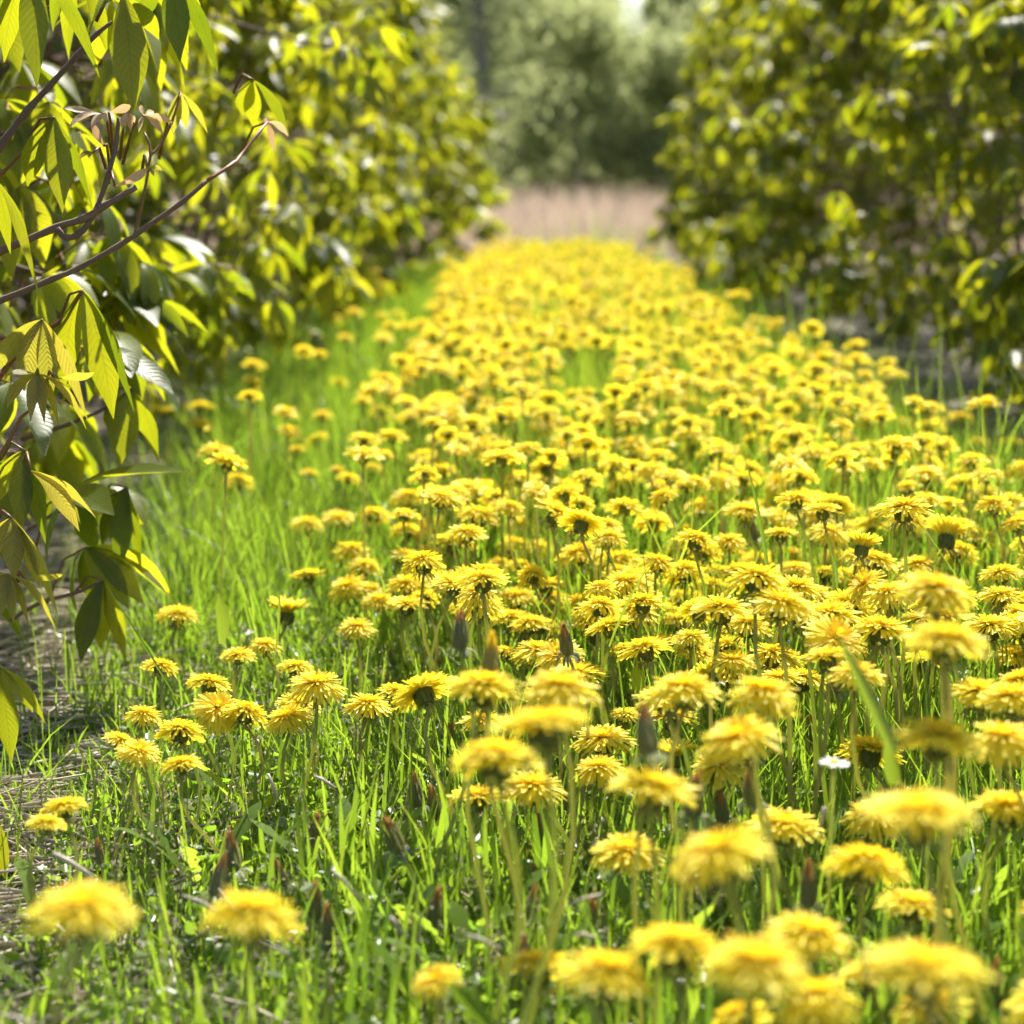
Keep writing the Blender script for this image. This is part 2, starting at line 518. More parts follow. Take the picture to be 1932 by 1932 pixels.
def build_straw():
    """dry stalks: thick on the bare soil left and right, thin in the lane"""
    mb_v, mb_f, mb_u = [], [], []
    off = 0
    def put(x, y, z, L, r, az, el):
        nonlocal off
        n = len(x)
        d = np.stack([np.cos(el) * np.cos(az), np.cos(el) * np.sin(az), np.sin(el)], 1)
        s = np.stack([-np.sin(az), np.cos(az), np.zeros(n)], 1); u = np.cross(d, s)
        a = np.stack([x, y, z], 1)
        crook = (s * rng.normal(0, .06, n)[:, None] + u * rng.normal(0, .03, n)[:, None]) * L[:, None]
        pts = [a - d * (L / 2)[:, None], a + crook, a + d * (L / 2)[:, None]]
        ring = []
        for p in pts:
            for k in range(3):
                an = 2.094 * k
                ring.append(p + (math.cos(an) * s + math.sin(an) * u) * r[:, None])
        v = np.stack(ring, 1)
        f0 = np.array([[i * 3 + k, i * 3 + (k + 1) % 3, (i + 1) * 3 + (k + 1) % 3, (i + 1) * 3 + k] for i in range(2) for k in range(3)])
        mb_v.append(v.reshape(-1, 3)); mb_f.append((np.arange(n)[:, None, None] * 9 + f0[None]).reshape(-1, 4) + off); off += n * 9
    n = 6500                                                        # left soil strip
    y = rng.uniform(1.2, 11.5, n) ** 1.0; y = 1.2 + (y - 1.2) ** 1.4 / 10.3 ** .4
    x = grass_left(y) + .05 - np.abs(rng.normal(0, .30, n))
    put(x, y, ground_z(x, y) + rng.uniform(.001, .016, n), rng.uniform(.03, .22, n), rng.uniform(.0007, .0022, n), rng.normal(0.1, .55, n), rng.normal(0, .08, n))
    n = 2200                                                        # right soil strip
    y = rng.uniform(3.2, 12, n); x = grass_right(y) + np.abs(rng.normal(.1, .35, n))
    put(x, y, ground_z(x, y) + rng.uniform(.001, .016, n), rng.uniform(.03, .2, n), rng.uniform(.0008, .003, n), rng.uniform(0, 3.14, n), rng.normal(0, .1, n))
    n = 1000                                                        # in the lane
    x, y = scatter(n, .75, 5, grass_left, grass_right)
    put(x, y, rng.uniform(.006, .045, n), rng.uniform(.02, .12, n), rng.uniform(.0006, .0016, n), rng.uniform(0, 3.14, n), rng.normal(0, .3, n))
    v = np.concatenate(mb_v)
    me = make_mesh('dry_straw', v, np.concatenate(mb_f), v[:, :2], [M['straw']])
    tag(obj('dry_straw', me), 'pale dry stalks lying on the bare soil beside the shrubs', 'straw', kind='stuff')


build_straw()


def build_crumbs():
    """clods of soil on the bare strips"""
    n = 5200
    y = 1.2 + rng.random(n) ** 1.5 * 9
    left = rng.random(n) < .7
    x = np.where(left, grass_left(y) + .04 - np.abs(rng.normal(0, .35, n)), grass_right(np.maximum(y, 3)) + np.abs(rng.normal(0, .35, n)))
    s = rng.uniform(.0015, .0075, n) ** 1.0
    c = np.stack([x, y, ground_z(x, y) + s * .3], 1)
    dirs = np.array([[1, 0, 0], [0, 1, 0], [-1, 0, 0], [0, -1, 0], [0, 0, 1], [0, 0, -1]], float)
    v = c[:, None] + dirs[None] * s[:, None, None] * rng.uniform(.55, 1.3, (n, 6, 1)) + rng.normal(0, .25, (n, 6, 3)) * s[:, None, None]
    f0 = np.array([[0, 1, 4], [1, 2, 4], [2, 3, 4], [3, 0, 4], [1, 0, 5], [2, 1, 5], [3, 2, 5], [0, 3, 5]])
    f = (np.arange(n)[:, None, None] * 6 + f0[None]).reshape(-1, 3)
    v = v.reshape(-1, 3)
    tag(obj('soil_crumbs', make_mesh('soil_crumbs', v, f, v[:, :2], [M['soil']], None, False)), 'brown soil crumbs on the bare strips beside the grass', 'soil crumbs', kind='stuff')


build_crumbs()


def build_seed_specks():
    """small pale panicles of meadow grass, mostly low left in the lane"""
    mb = MB()
    for k in range(620):
        y = rng.uniform(.95, 2.3); x = rng.uniform(-.38, .25)
        if rng.random() < np.clip((x + .05) / .35, 0, .9): continue
        h = rng.uniform(.045, .10); b = np.array([x, y, float(ground_z(x, y))])
        top = b + np.array([rng.normal(0, .012), rng.normal(0, .012), h])
        mb.tube([b, (b + top) / 2 + rng.normal(0, .003, 3), top], .00045, 3, cap=False)
        for j in range(11):
            t = rng.uniform(.55, 1); c = b + (top - b) * t + rng.normal(0, .006, 3) * (1.25 - t) * 2
            d = rng.normal(0, 1, 3); d /= np.linalg.norm(d); e = np.cross(d, [0.3, .5, .8]); e /= np.linalg.norm(e)
            mb.add([c - d * .0026, c + e * .0011, c + d * .0026, c - e * .0011], [(0, 1, 2, 3)])
    tag(obj('seed_panicles', mb.mesh('seed_panicles', [M['seedhead']], False)), 'tiny pale meadow grass panicles in the short grass', 'seed heads', kind='stuff')


build_seed_specks()


def build_low_leaves():
    """small round leaves of weeds close to the ground"""
    n = 22000
    x, y = scatter(n, .72, 3.0, grass_left, grass_right, -.02)
    z = ground_z(x, y) + rng.uniform(.008, .055, n) * np.interp(x - grass_left(y), [0, .2], [.4, 1])
    c = np.stack([x, y, z], 1)
    d = rng.normal(0, 1, (n, 3)) * [1, 1, .55]; d /= np.linalg.norm(d, axis=1)[:, None]
    e = np.cross(d, rng.normal(0, .5, (n, 3)) + [0, 0, 1]); e /= np.linalg.norm(e, axis=1)[:, None]
    k = np.cross(d, e)
    s = rng.uniform(.0028, .0062, n)[:, None]
    ang = [0, 60, 120, 180, 240, 300]
    v = np.stack([c + d * s * math.cos(R(a)) * 1.2 + e * s * .8 * math.sin(R(a)) + k * s * .3 * abs(math.sin(R(a))) for a in ang], 1).reshape(-1, 3)
    f = (np.arange(n)[:, None, None] * 6 + np.array([[0, 1, 2, 3], [0, 3, 4, 5]])[None]).reshape(-1, 4)
    tag(obj('low_weeds', make_mesh('low_weeds', v, f, v[:, :2], [M['clover']], None, True)), 'small shiny weed leaves close to the ground in the grass', 'weeds', kind='stuff')


build_low_leaves()

# ------------------------------------------------------------------ dandelions
HEAD_D = 0.042          # width of an open head in the shared meshes


def rays(mb, n, r0, length, e0, bend, width, z0, rg, mat=0, seg=2, jitter=1.0):
    for k in range(n):
        az = 2 * math.pi * (k + rg.uniform(-.35, .35)) / n
        L = length * rg.uniform(.86, 1.08)
        el = e0 + rg.normal(0, R(6)) * jitter
        bd = bend * rg.uniform(.7, 1.3)
        w = width * rg.uniform(.8, 1.15) / 2
        rad, z = r0, z0
        ca, sa = math.cos(az), math.sin(az)
        tw = rg.normal(0, .25)
        vs, uv = [], []
        for s in range(seg + 1):
            t = s / seg
            if s:
                rad += L / seg * math.cos(el - bd * (t - .5 / seg)); z += L / seg * math.sin(el - bd * (t - .5 / seg))
            ww = w * (.55, 1.0, .8)[s] if seg == 2 else w * (.6, .95)[s]
            tz = tw * ww
            vs += [(rad * ca - ww * sa, rad * sa + ww * ca, z + tz), (rad * ca + ww * sa, rad * sa - ww * ca, z - tz)]
            uv += [(0, t), (1, t)]
        mb.add(vs, [(2 * i, 2 * i + 1, 2 * i + 3, 2 * i + 2) for i in range(seg)], uv, mat)


CALYX = [(.0020, -.0120), (.0040, -.0113), (.0062, -.0088), (.0068, -.005), (.0066, -.0015), (.0060, .0005)]


def outer_mesh(rg, droop):
    mb = MB()
    rays(mb, 46, .0048, .0192, R(4 - droop), R(26), .0025, .0000, rg)
    rays(mb, 42, .0042, .0178, R(12 - droop * .7), R(25), .0024, .0008, rg)
    rays(mb, 36, .0038, .0152, R(22 - droop * .4), R(24), .0022, .0014, rg)
    return mb.mesh('outer_rays', [M['petal']], False)


def inner_mesh(rg, droop):
    mb = MB()
    up = max(0, -droop - 20)
    rays(mb, 32, .0032, .0122, R(34 + up * .5), R(22), .0019, .0016, rg)
    rays(mb, 26, .0024, .0090, R(48 + up * .4), R(18), .0017, .0020, rg)
    rays(mb, 16, .0013, .0060, R(70), R(10), .0015, .0022, rg)
    return mb.mesh('inner_florets', [M['petal_in']], False)


def calyx_mesh(rg):
    mb = MB()
    mb.lathe(CALYX, 10)
    for k in range(13):                                     # upright bracts hugging the cup
        az = 2 * math.pi * k / 13
        c, s = math.cos(az), math.sin(az)
        pr = [(.0067, -.0098, .0011), (.0074, -.005, .0013), (.0072, .000, .0008), (.0074, .002, .0001)]
        vs = []
        for r, z, w in pr:
            vs += [(r * c - w * s, r * s + w * c, z), (r * c + w * s, r * s - w * c, z)]
        mb.add(vs, [(2 * i, 2 * i + 1, 2 * i + 3, 2 * i + 2) for i in range(3)])
    return mb.mesh('calyx', [M['calyx']])


def bract_mesh(rg):
    mb = MB()
    rays(mb, 12, .0046, .0090, R(-8), R(70), .0020, -.0105, rg)
    return mb.mesh('bracts', [M['bract']], False)


def stem_mesh(rg):
    mb = MB()
    a, b = rg.normal(0, .007, 2), rg.normal(0, .004, 2)
    pts, rad = [], []
    for i in range(7):
        t = i / 6
        pts.append((a[0] * math.sin(math.pi * t) + b[0] * math.sin(2 * math.pi * t), a[1] * math.sin(math.pi * t) + b[1] * math.sin(2 * math.pi * t), t))
        rad.append(.0020 - .0005 * t)
    mb.tube(pts, rad, 6, cap=False)
    return mb.mesh('stem', [M['stem']])


def bud_mesh(rg, stout):
    mb = MB()
    mb.lathe([(.0025, -.002), (.0056 * stout, .0), (.0064 * stout, .004), (.0062 * stout, .010), (.0056 * stout, .016), (.0045 * stout, .0205), (.0005, .021)], 10)
    for k in range(11):                                     # long bracts closed round the head
        az = 2 * math.pi * (k + rg.uniform(-.2, .2)) / 11
        c, s = math.cos(az), math.sin(az)
        vs = []
        for r, z, w in [(.0062, .0005, .0013), (.0071, .006, .0015), (.0066, .014, .0012), (.0052 * rg.uniform(.9, 1.15), .0215 + rg.uniform(-.002, .003), .0003)]:
            r *= stout
            vs += [(r * c - w * s, r * s + w * c, z), ((r + .0006) * c, (r + .0006) * s, z), (r * c + w * s, r * s - w * c, z)]
        mb.add(vs, [f for i in range(3) for f in ((3 * i, 3 * i + 1, 3 * i + 4, 3 * i + 3), (3 * i + 1, 3 * i + 2, 3 * i + 5, 3 * i + 4))])
    return mb.mesh('bud_cup', [M['bud']], False)


def tuft_mesh(rg, yellow):
    mb = MB()
    for k in range(46):
        az = rg.uniform(0, 6.28); r = .0048 * math.sqrt(rg.random()); c, s = math.cos(az), math.sin(az)
        h = rg.uniform(.025, .036) - r * .9; w = rg.uniform(.0008, .0015); k2 = rg.uniform(.35, .75)
        ox, oy = rg.normal(0, .0006, 2)
        vs = [(r * c - w * s, r * s + w * c, .013), (r * c + w * s, r * s - w * c, .013),
              (r * c * .95 + w * s, r * s * .95 - w * c, .020), (r * c * .95 - w * s, r * s * .95 + w * c, .020),
              (r * k2 * c + w * s * .5 + ox, r * k2 * s - w * c * .5 + oy, h), (r * k2 * c - w * s * .5 + ox, r * k2 * s + w * c * .5 + oy, h)]
        mb.add(vs, [(0, 1, 2, 3), (3, 2, 4, 5)])
    return mb.mesh('tuft', [M['petal_in'] if yellow else M['tuft']], False)


def bud_bract_mesh(rg):
    mb = MB()
    rays(mb, 12, .0045, .0125, R(5), R(95), .0030, .000, rg)
    return mb.mesh('bracts', [M['bract']], False)


VAR = []
for k in range(10):
    rg = np.random.default_rng(100 + k)
    dr = [4, 12, 24, 8, 18, -4, 10, 32, 14, -52][k]
    VAR.append((outer_mesh(rg, dr), inner_mesh(rg, dr), calyx_mesh(rg), bract_mesh(rg)))
STEMS = [stem_mesh(np.random.default_rng(200 + k)) for k in range(6)]
BUDS = [(bud_mesh(np.random.default_rng(300 + k), [.88, .78, .95, .82][k]), tuft_mesh(np.random.default_rng(310 + k), False),
         bud_bract_mesh(np.random.default_rng(320 + k))) for k in range(4)]
TUFT_Y = tuft_mesh(np.random.default_rng(350), True)


def tilt_quat(tilt, az, spin):
    n = Vector((math.sin(tilt) * math.cos(az), math.sin(tilt) * math.sin(az), math.cos(tilt)))
    from mathutils import Quaternion
    return Vector((0, 0, 1)).rotation_difference(n) @ Quaternion((0, 0, 1), spin)


def head_pose(rg, flat=False):
    tilt = abs(rg.normal(R(12), R(8))) * (.4 if flat else 1)
    az = math.pi / 2 - SUN_AZ * .7 + rg.normal(0, .8)
    if not flat and rg.random() < .09: tilt, az = rg.uniform(R(25), R(48)), rg.uniform(0, 6.28)
    return tilt_quat(tilt, az, rg.uniform(0, 6.28))


def plant(name, head, bottom_local, q, s, rg, parts, label, cat, group):
    """root empty on the ground, a stem, and the parts of the head"""
    low = Vector(head) + q @ Vector((0, 0, bottom_local * s))
    h = max(low.z, .02)
    bx, by = low.x + rg.normal(0, .10) * h, low.y + rg.normal(0, .10) * h - .03 * h
    bz = float(ground_z(bx, by))
    root = empty(name, (bx, by, bz))
    tag(root, label, cat, group)
    d = low - Vector((bx, by, bz - .004))
    st = obj('stem', STEMS[rg.integers(len(STEMS))], root, (0, 0, -.004))
    st.rotation_mode = 'QUATERNION'
    st.rotation_quaternion = Vector((0, 0, 1)).rotation_difference(d.normalized())
    st.scale = (.8 + .25 * s, .8 + .25 * s, d.length + .002)
    rel = Vector(head) - Vector((bx, by, bz))
    for nm, me in parts:
        o = obj(nm, me, root, rel)
        o.rotation_mode = 'QUATERNION'; o.rotation_quaternion = q; o.scale = (s, s, s)
    return root


# heads read off the photograph: x, y, width (in a 1932 pixel square)
HEADS = """155 1712 178|480 1722 170|820 1850 88|1015 1822 135|1140 1832 170|1280 1782 168|1431 1816 185|1525 1762 155|1536 1879 160|1396 1914 110
1746 1828 205|1641 1837 100|1756 1896 140|1185 1605 122|1355 1606 172|1637 1628 145|1735 1534 175|1648 1536 112|1903 1522 130|1232 1485 146
938 1428 154|1006 1483 112|900 1503 92|1772 1389 148|1890 1392 132|1392 1391 138|1725 1707 118|1480 1557 122|1291 1298 122|1441 1306 128
1059 1296 135|1023 1369 165|913 1293 128|795 1303 105|1138 1393 102|1130 1448 92|1180 1347 56|1268 1352 84|1276 1426 72|1358 1445 112
910 1358 78|1372 1275 76|695 1328 85|753 1306 72|598 1290 100|565 1326 74|540 1352 84|465 1342 80|410 1336 84|340 1377 84|270 1346 66
228 1396 60|262 1417 76|340 1441 70|120 1521 78|86 1551 58|335 1158 72|542 1156 75|450 1236 58|500 1216 55|303 1256 60|395 1287 74|558 1258 62
1786 1206 145|1769 1110 132|1563 1158 105|1475 1136 110|1428 1090 108|1577 1205 108|1662 1186 106|1868 1180 96|1750 1246 88|1475 1243 86
1516 1279 84|1849 1306 114|1643 1416 106|1910 1130 84|1912 1236 84|1361 1147 103|1372 1218 76|905 1140 90|973 1125 76|1039 1128 62
1094 1136 70|965 1166 78|1026 1180 64|1196 1150 90|1125 1192 78|1276 1169 60|1243 1213 75|1177 1224 46|1017 1228 92|954 1229 38
1292 1128 78|1345 1106 70|1347 1081 65|1298 1089 46|1301 1062 65|1292 1026 74|1257 1051 65|1235 1100 60|1182 1097 88|1130 1084 70|1166 1056 78
1089 1042 80|971 1029 68|1020 1034 65|943 1062 46|987 1067 52|770 1101 80|830 1097 62|655 1105 73|698 1110 46|715 1132 62|673 1182 64
583 1085 58|688 1067 62|664 1037 68|810 1045 60|858 1025 74|765 1000 58|808 997 58|905 970 76|853 962 50|705 970 60|639 977 58|580 987 60
770 937 66|704 882 38|638 886 30|583 892 32|933 927 60|1055 969 84|985 991 64|1080 921 68|1030 879 68|1000 942 58|945 918 60
1175 966 64|1175 911 64|1220 861 58|1310 841 58|1350 941 65|1290 1001 62|1330 1021 58|1427 955 66|1472 967 60|1538 970 75|1607 970 66
1637 982 46|1592 1003 64|1691 994 55|1721 1006 55|1787 1012 84|1826 982 62|1871 1039 60|1463 994 64|1484 1046 70|1391 1048 50|1431 1059 74
1580 1051 70|1593 1087 80|1648 1139 70|1665 1098 75|1750 1059 68|1417 1187 58|1706 957 96|1484 898 66|1466 874 55|1520 880 50|1592 901 62
1697 847 50|1721 874 50|1715 901 62|1769 874 60|1796 901 50|1796 928 58|1880 901 62|1847 919 45|1865 871 48|1847 835 40|1907 835 46
1688 796 45|1727 799 36|1769 793 38|1814 787 45|450 906 56|608 783 38|720 776 40|597 829 40|560 848 34|378 768 44|310 779 34|640 720 30|690 742 30""".replace('\n', '|')
HEADS = [tuple(float(v) for v in h.split()) for h in HEADS.split('|')]

# closed heads: x, y of the middle, height in pixels, yellow tip
CLOSED = [(1225, 1370, 112, 0), (1070, 1196, 80, 0), (868, 1182, 88, 0), (925, 1228, 98, 1), (1060, 1310, 80, 0), (750, 1562, 92, 0), (824, 1508, 80, 0),
          (585, 1556, 80, 0), (405, 1648, 92, 0), (442, 1600, 88, 0), (190, 1602, 56, 0), (815, 1703, 84, 0), (595, 1690, 92, 0), (1308, 1490, 104, 0),
          (1320, 1690, 84, 0), (1525, 1660, 104, 0), (1416, 1472, 92, 0), (1520, 1283, 46, 0), (1577, 1270, 78, 0), (1596, 1092, 58, 0), (1425, 990, 60, 0),
          (1648, 1030, 56, 0), (1133, 1252, 62, 0), (966, 1276, 60, 0), (910, 1085, 60, 0), (805, 772, 34, 0), (857, 801, 34, 0), (750, 1066, 54, 0),
          (1192, 832, 32, 0), (1246, 772, 36, 0), (736, 1286, 44, 0), (820, 1236, 58, 0), (540, 1640, 66, 0), (1000, 1700, 84, 0), (1008, 1122, 50, 0),
          (1146, 1128, 48, 0), (985, 1180, 66, 1), (1330, 1290, 70, 0), (1120, 910, 40, 0), (1010, 1650, 60, 0), (1640, 1262, 64, 0), (612, 1890, 80, 0),
          (740, 1235, 40, 0), (800, 1250, 50, 0), (1450, 1030, 46, 0), (1555, 1010, 44, 0), (1878, 1850, 100, 0)]


def place(x, y, w, size, zlo, zhi):
    d = FPX * size / max(w - 6, 12)
    lo, hi = depth_for_z(x, y, zhi), depth_for_z(x, y, zlo)
    d = min(max(d, lo), hi)
    return at(x, y, d), d


LANDMARKS = [('the small white daisy', 1573, 1440), ('the tall closed head below the centre', 1225, 1378), ('the closed head with yellow tip', 925, 1228),
             ('the broad leaning blade', 1640, 1300), ('the tall dark curved blade', 1430, 950), ('the bright upright leaf', 1110, 700),
             ('the bottom left corner', 0, 1932), ('the bottom right corner', 1932, 1932), ('the left soil edge', 150, 1400),
             ('the small half open bottom bloom', 820, 1850), ('the upright left grass leaf', 418, 1165), ('the loose left shrub leaves', 240, 1000),
             ('the right edge at mid height', 1932, 1150), ('the shaded far right grass', 1900, 740), ('the picture centre', 966, 966),
             ('the round dark bud', 1520, 1283), ('the closed head in short grass', 750, 1562), ('the rounded low leaf', 1205, 1275)]
ORDW = ['', 'second', 'third', 'fourth', 'fifth', 'sixth', 'seventh', 'eighth', 'ninth', 'tenth', 'eleventh', 'twelfth', 'thirteenth', 'fourteenth',
        'fifteenth', 'sixteenth', 'seventeenth', 'eighteenth', 'nineteenth', 'twentieth', 'twenty-first', 'twenty-second', 'twenty-third', 'twenty-fourth']
DIRW = ['right of', 'up right of', 'above', 'up left of', 'left of', 'down left of', 'below', 'down right of']


def give_labels(items, noun):
    """items: (root, x, y, look); every label names the nearest landmark, the side of it and the rank there"""
    sect = {}
    for it in items:
        _, x, y, look = it
        k = min(range(len(LANDMARKS)), key=lambda i: (LANDMARKS[i][1] - x) ** 2 + (LANDMARKS[i][2] - y) ** 2)
        dx, dy = x - LANDMARKS[k][1], LANDMARKS[k][2] - y
        s = int(round(math.atan2(dy, dx) / (math.pi / 4))) % 8
        sect.setdefault((k, s), []).append((dx * dx + dy * dy, it))
    for (k, s), lst in sect.items():
        lst.sort(key=lambda a: a[0])
        for r, (_, (root, x, y, look)) in enumerate(lst):
            rank = (ORDW[r] + ' nearest').strip()
            root['label'] = f'{look} {noun}, {rank} {DIRW[s]} {LANDMARKS[k][0]}'


def look_words(y, w):
    return 'large blurred' if w > 125 else ('blurred' if w > 98 else ('sharp' if 1040 < y < 1420 else 'soft focus'))


open_items, closed_items = [], []
GROUP_OPEN = 'open dandelions in the lane'
heads_world = []
n_things = 0
for x, y, w in HEADS:
    rg = np.random.default_rng(int(x * 7 + y * 13))
    p, d = place(x, y, w, HEAD_D, .115, .33)
    s = float(np.clip(1.12 * w * d / FPX / HEAD_D, .66, 1.34))
    q = head_pose(rg, flat=(x, y) in ((155, 1712), (1725, 1707)))
    if (x, y) == (820, 1850): q = tilt_quat(R(25), R(200), 0)
    v = VAR[int(rg.choice(10, p=[.11, .12, .11, .12, .12, .10, .12, .07, .09, .04]))]
    o = plant('dandelion', p, -.0120, q, s, rg, (('outer_rays', v[0]), ('inner_florets', v[1]), ('calyx', v[2]), ('bracts', v[3])),
              None, 'dandelion', GROUP_OPEN)
    open_items.append((o, x, y, look_words(y, w)))
    heads_world.append((p[0], p[1], x, y, w)); n_things += 1

rgc = np.random.default_rng(41)
for k in range(95):                                         # smaller ones down among the blooms
    cx, cy_, cz = rgc.uniform(-.2, .55), 1.15 + 2.6 * rgc.random() ** 1.3, rgc.uniform(.09, .20)
    u, v, dd = project((cx, cy_, cz))
    if 60 < u < 1880 and 640 < v < 1880 and cx > band_left(cy_) - .12 and min(abs(u - c[0]) + abs(v - c[1]) for c in CLOSED) > 40:
        CLOSED.append((round(u), round(v), FPX * rgc.uniform(.021, .029) / dd, int(rgc.random() < .15)))
for x, y, h, ye in CLOSED:
    rg = np.random.default_rng(int(x * 3 + y * 17))
    p, d = place(x, y + h * .45, h, .032, .05, .28)
    s = float(np.clip(.9 * h * d / FPX / .034, .55, 1.05))
    q = tilt_quat(abs(rg.normal(0, R(16))), rg.uniform(0, 6.28), rg.uniform(0, 6.28))
    b = BUDS[rg.integers(len(BUDS))]
    look = 'yellow tipped' if ye else 'brown tipped'
    o = plant('closed_dandelion', p, -.002, q, s, rg, (('bud_cup', b[0]), ('tuft', TUFT_Y if ye else b[1]), ('bracts', b[2])),
          None, 'closed dandelion', 'closed dandelion heads in the lane')
    closed_items.append((o, x, y, look))
give_labels(closed_items, 'closed dandelion')

# the rest of the carpet, scattered over the lane
cand = []
for y0, y1, dens in ((.75, 1.7, 190), (1.6, 2.7, 700), (2.7, 4.5, 560), (4.5, 7.5, 540), (7.5, 11.7, 480)):
    n = int(dens * (y1 - y0) * 1.35 * 1.5)
    yy = rng.uniform(y0, y1, n); xx = rng.uniform(-.55, .95, n)
    cand.append(np.stack([xx, yy], 1))
cand = np.concatenate(cand); rng.shuffle(cand)
acc = [(h[0], h[1]) for h in heads_world]
cell = {}
def near_any(x, y, r):
    cx, cy_ = int(x // .05), int(y // .05)
    for i in (-1, 0, 1):
        for j in (-1, 0, 1):
            for (a, b) in cell.get((cx + i, cy_ + j), ()):
                if (a - x) ** 2 + (b - y) ** 2 < r * r: return True
    return False
def put_cell(x, y): cell.setdefault((int(x // .05), int(y // .05)), []).append((x, y))
for a in acc: put_cell(*a)
HP = np.array([(h[2], h[3], h[4]) for h in heads_world])
extra = []
for x, y in cand:
    l, r = band_left(y), band_right(y)
    inside = min(x - l, r - x)
    inside += .07 * float(fbm(x * 0 + 1, y, 5.0, 3)) + .04 * float(fbm(x, y, 17, 6))
    pr = np.clip(.5 + inside / .12, 0, 1) if inside > -.06 else 0
    pr *= np.clip(1.0 + .8 * fbm(x, y, 4.2, 9) + .5 * fbm(x, y, 11, 4), .22, 1)
    if x < l and y > 2.2: pr = max(pr, .035 * np.clip(1 - (l - x) / .4, 0, 1))
    if rng.random() > pr: continue
    z = float(np.clip(rng.normal(.195 if y > 2.3 else .175, .03), .1, .26)) - .03 * np.clip((y - 8) / 4, 0, 1)
    u, v, d = project((x, y, z))
    if 0 < u < PX and 0 < v < PX:
        if v > (1330 if u > 1000 else 1150) or (v > 930 and u < 760): continue
        if ((HP[:, 0] - u) ** 2 + ((HP[:, 1] - v) * 1.6) ** 2 < (.26 * HP[:, 2]) ** 2).any(): continue
        if abs(u - 1105) < 60 and 655 < v < 735: continue
    elif v >= PX and u < 1000: continue
    if near_any(x, y, (.030 if y > 2.2 else .032)): continue
    put_cell(x, y)
    extra.append((x, y, z, u, v, d))
extra.sort(key=lambda e: (not (0 < e[3] < PX and 0 < e[4] < PX), e[5]))
n_single = max(0, 296 - n_things)
single, mass = extra[:n_single], extra[n_single:]
for x, y, z, u, v, d in single:
    rg = np.random.default_rng(int(u * 11 + v * 5))
    s = float(rg.uniform(.8, 1.18)); q = head_pose(rg)
    va = VAR[int(rg.choice(10, p=[.11, .12, .11, .12, .12, .10, .12, .07, .09, .04]))]
    o = plant('dandelion', (x, y, z), -.0120, q, s, rg, (('outer_rays', va[0]), ('inner_florets', va[1]), ('calyx', va[2]), ('bracts', va[3])),
              None, 'dandelion', GROUP_OPEN)
    open_items.append((o, u, v, look_words(v, FPX * HEAD_D * s / d)))
give_labels(open_items, 'yellow dandelion')


def lod_head(rg):
    mb = MB()
    mb.lathe(CALYX, 6, 2)
    dr = rg.uniform(0, 22)
    rays(mb, 24, .0048, .0192, R(4 - dr), R(26), .0050, .0, rg)
    rays(mb, 20, .0042, .0172, R(12 - dr * .7), R(25), .0048, .0010, rg)
    rays(mb, 16, .0036, .0142, R(24 - dr * .3), R(22), .0044, .0016, rg)
    rays(mb, 10, .0024, .0105, R(40), R(20), .0036, .0020, rg, 1)
    rays(mb, 6, .0010, .0062, R(70), R(10), .0030, .0022, rg, 1)
    return np.concatenate(mb.v), mb.f, mb.m


def build_mass():
    lods = [lod_head(np.random.default_rng(400 + k)) for k in range(9)]
    V, F, Mi = [], [], []
    off = 0
    for k, (x, y, z, u, v, d) in enumerate(mass):
        rg = np.random.default_rng(5000 + k)
        hv, hf, hm = lods[rg.integers(9)]
        s = rg.uniform(.8, 1.16)
        q = head_pose(rg).to_matrix()
        vv = hv @ (np.array(q).T) * s + np.array([x, y, z])
        V.append(vv); F += [tuple(i + off for i in f) for f in hf]; Mi += hm; off += len(vv)
        low = np.array([x, y, z]) + np.array(q) @ np.array([0, 0, -.0120 * s])
        b = np.array([low[0] + rg.normal(0, .015), low[1] + rg.normal(0, .015), -.005])
        w = .0019
        ring = []
        for p_ in (b, (b + low) / 2 + rg.normal(0, .003, 3), low):
            for a in (0.3, 2.4, 4.5): ring.append(p_ + np.array([math.cos(a) * w, math.sin(a) * w, 0]))
        V.append(np.array(ring))
        for i in range(2):
            for j in range(3):
                F.append((off + i * 3 + j, off + i * 3 + (j + 1) % 3, off + i * 3 + 3 + (j + 1) % 3, off + i * 3 + 3 + j)); Mi.append(3)
        off += 9
    me = make_mesh('dandelion_carpet', np.concatenate(V), F, None, [M['petal'], M['petal_in'], M['calyx'], M['stem']], Mi, False)
    tag(obj('dandelion_carpet', me), 'carpet of countless yellow dandelions running down the lane', 'dandelions', kind='stuff')
    print('dandelions: single', n_things + len(single), 'mass', len(mass))


build_mass()

# ------------------------------------------------------------------ single blades, broad leaves, a daisy, dead stalks
def ribbon(mb, pts, widths, side, mat=0, fold=0.0):
    pts = [np.asarray(p, float) for p in pts]
    side = np.asarray(side, float); side /= np.linalg.norm(side)
    vs, uv, n = [], [], len(pts)
    for i, p in enumerate(pts):
        t = pts[min(i + 1, n - 1)] - pts[max(i - 1, 0)]; nn = np.cross(t, side); nn /= np.linalg.norm(nn) + 1e-9
        w = widths[i] / 2
        vs += [p - side * w + nn * w * fold, p, p + side * w + nn * w * fold]; uv += [(0, i / (n - 1)), (.5, i / (n - 1)), (1, i / (n - 1))]
    fs = []
    for i in range(n - 1):
        a = 3 * i
        fs += [(a, a + 1, a + 4, a + 3), (a + 1, a + 2, a + 5, a + 4)]
    mb.add(vs, fs, uv, mat)


def bez(p0, p1, p2, n):
    t = np.linspace(0, 1, n)[:, None]
    return (1 - t) ** 2 * p0 + 2 * t * (1 - t) * p1 + t ** 2 * p2


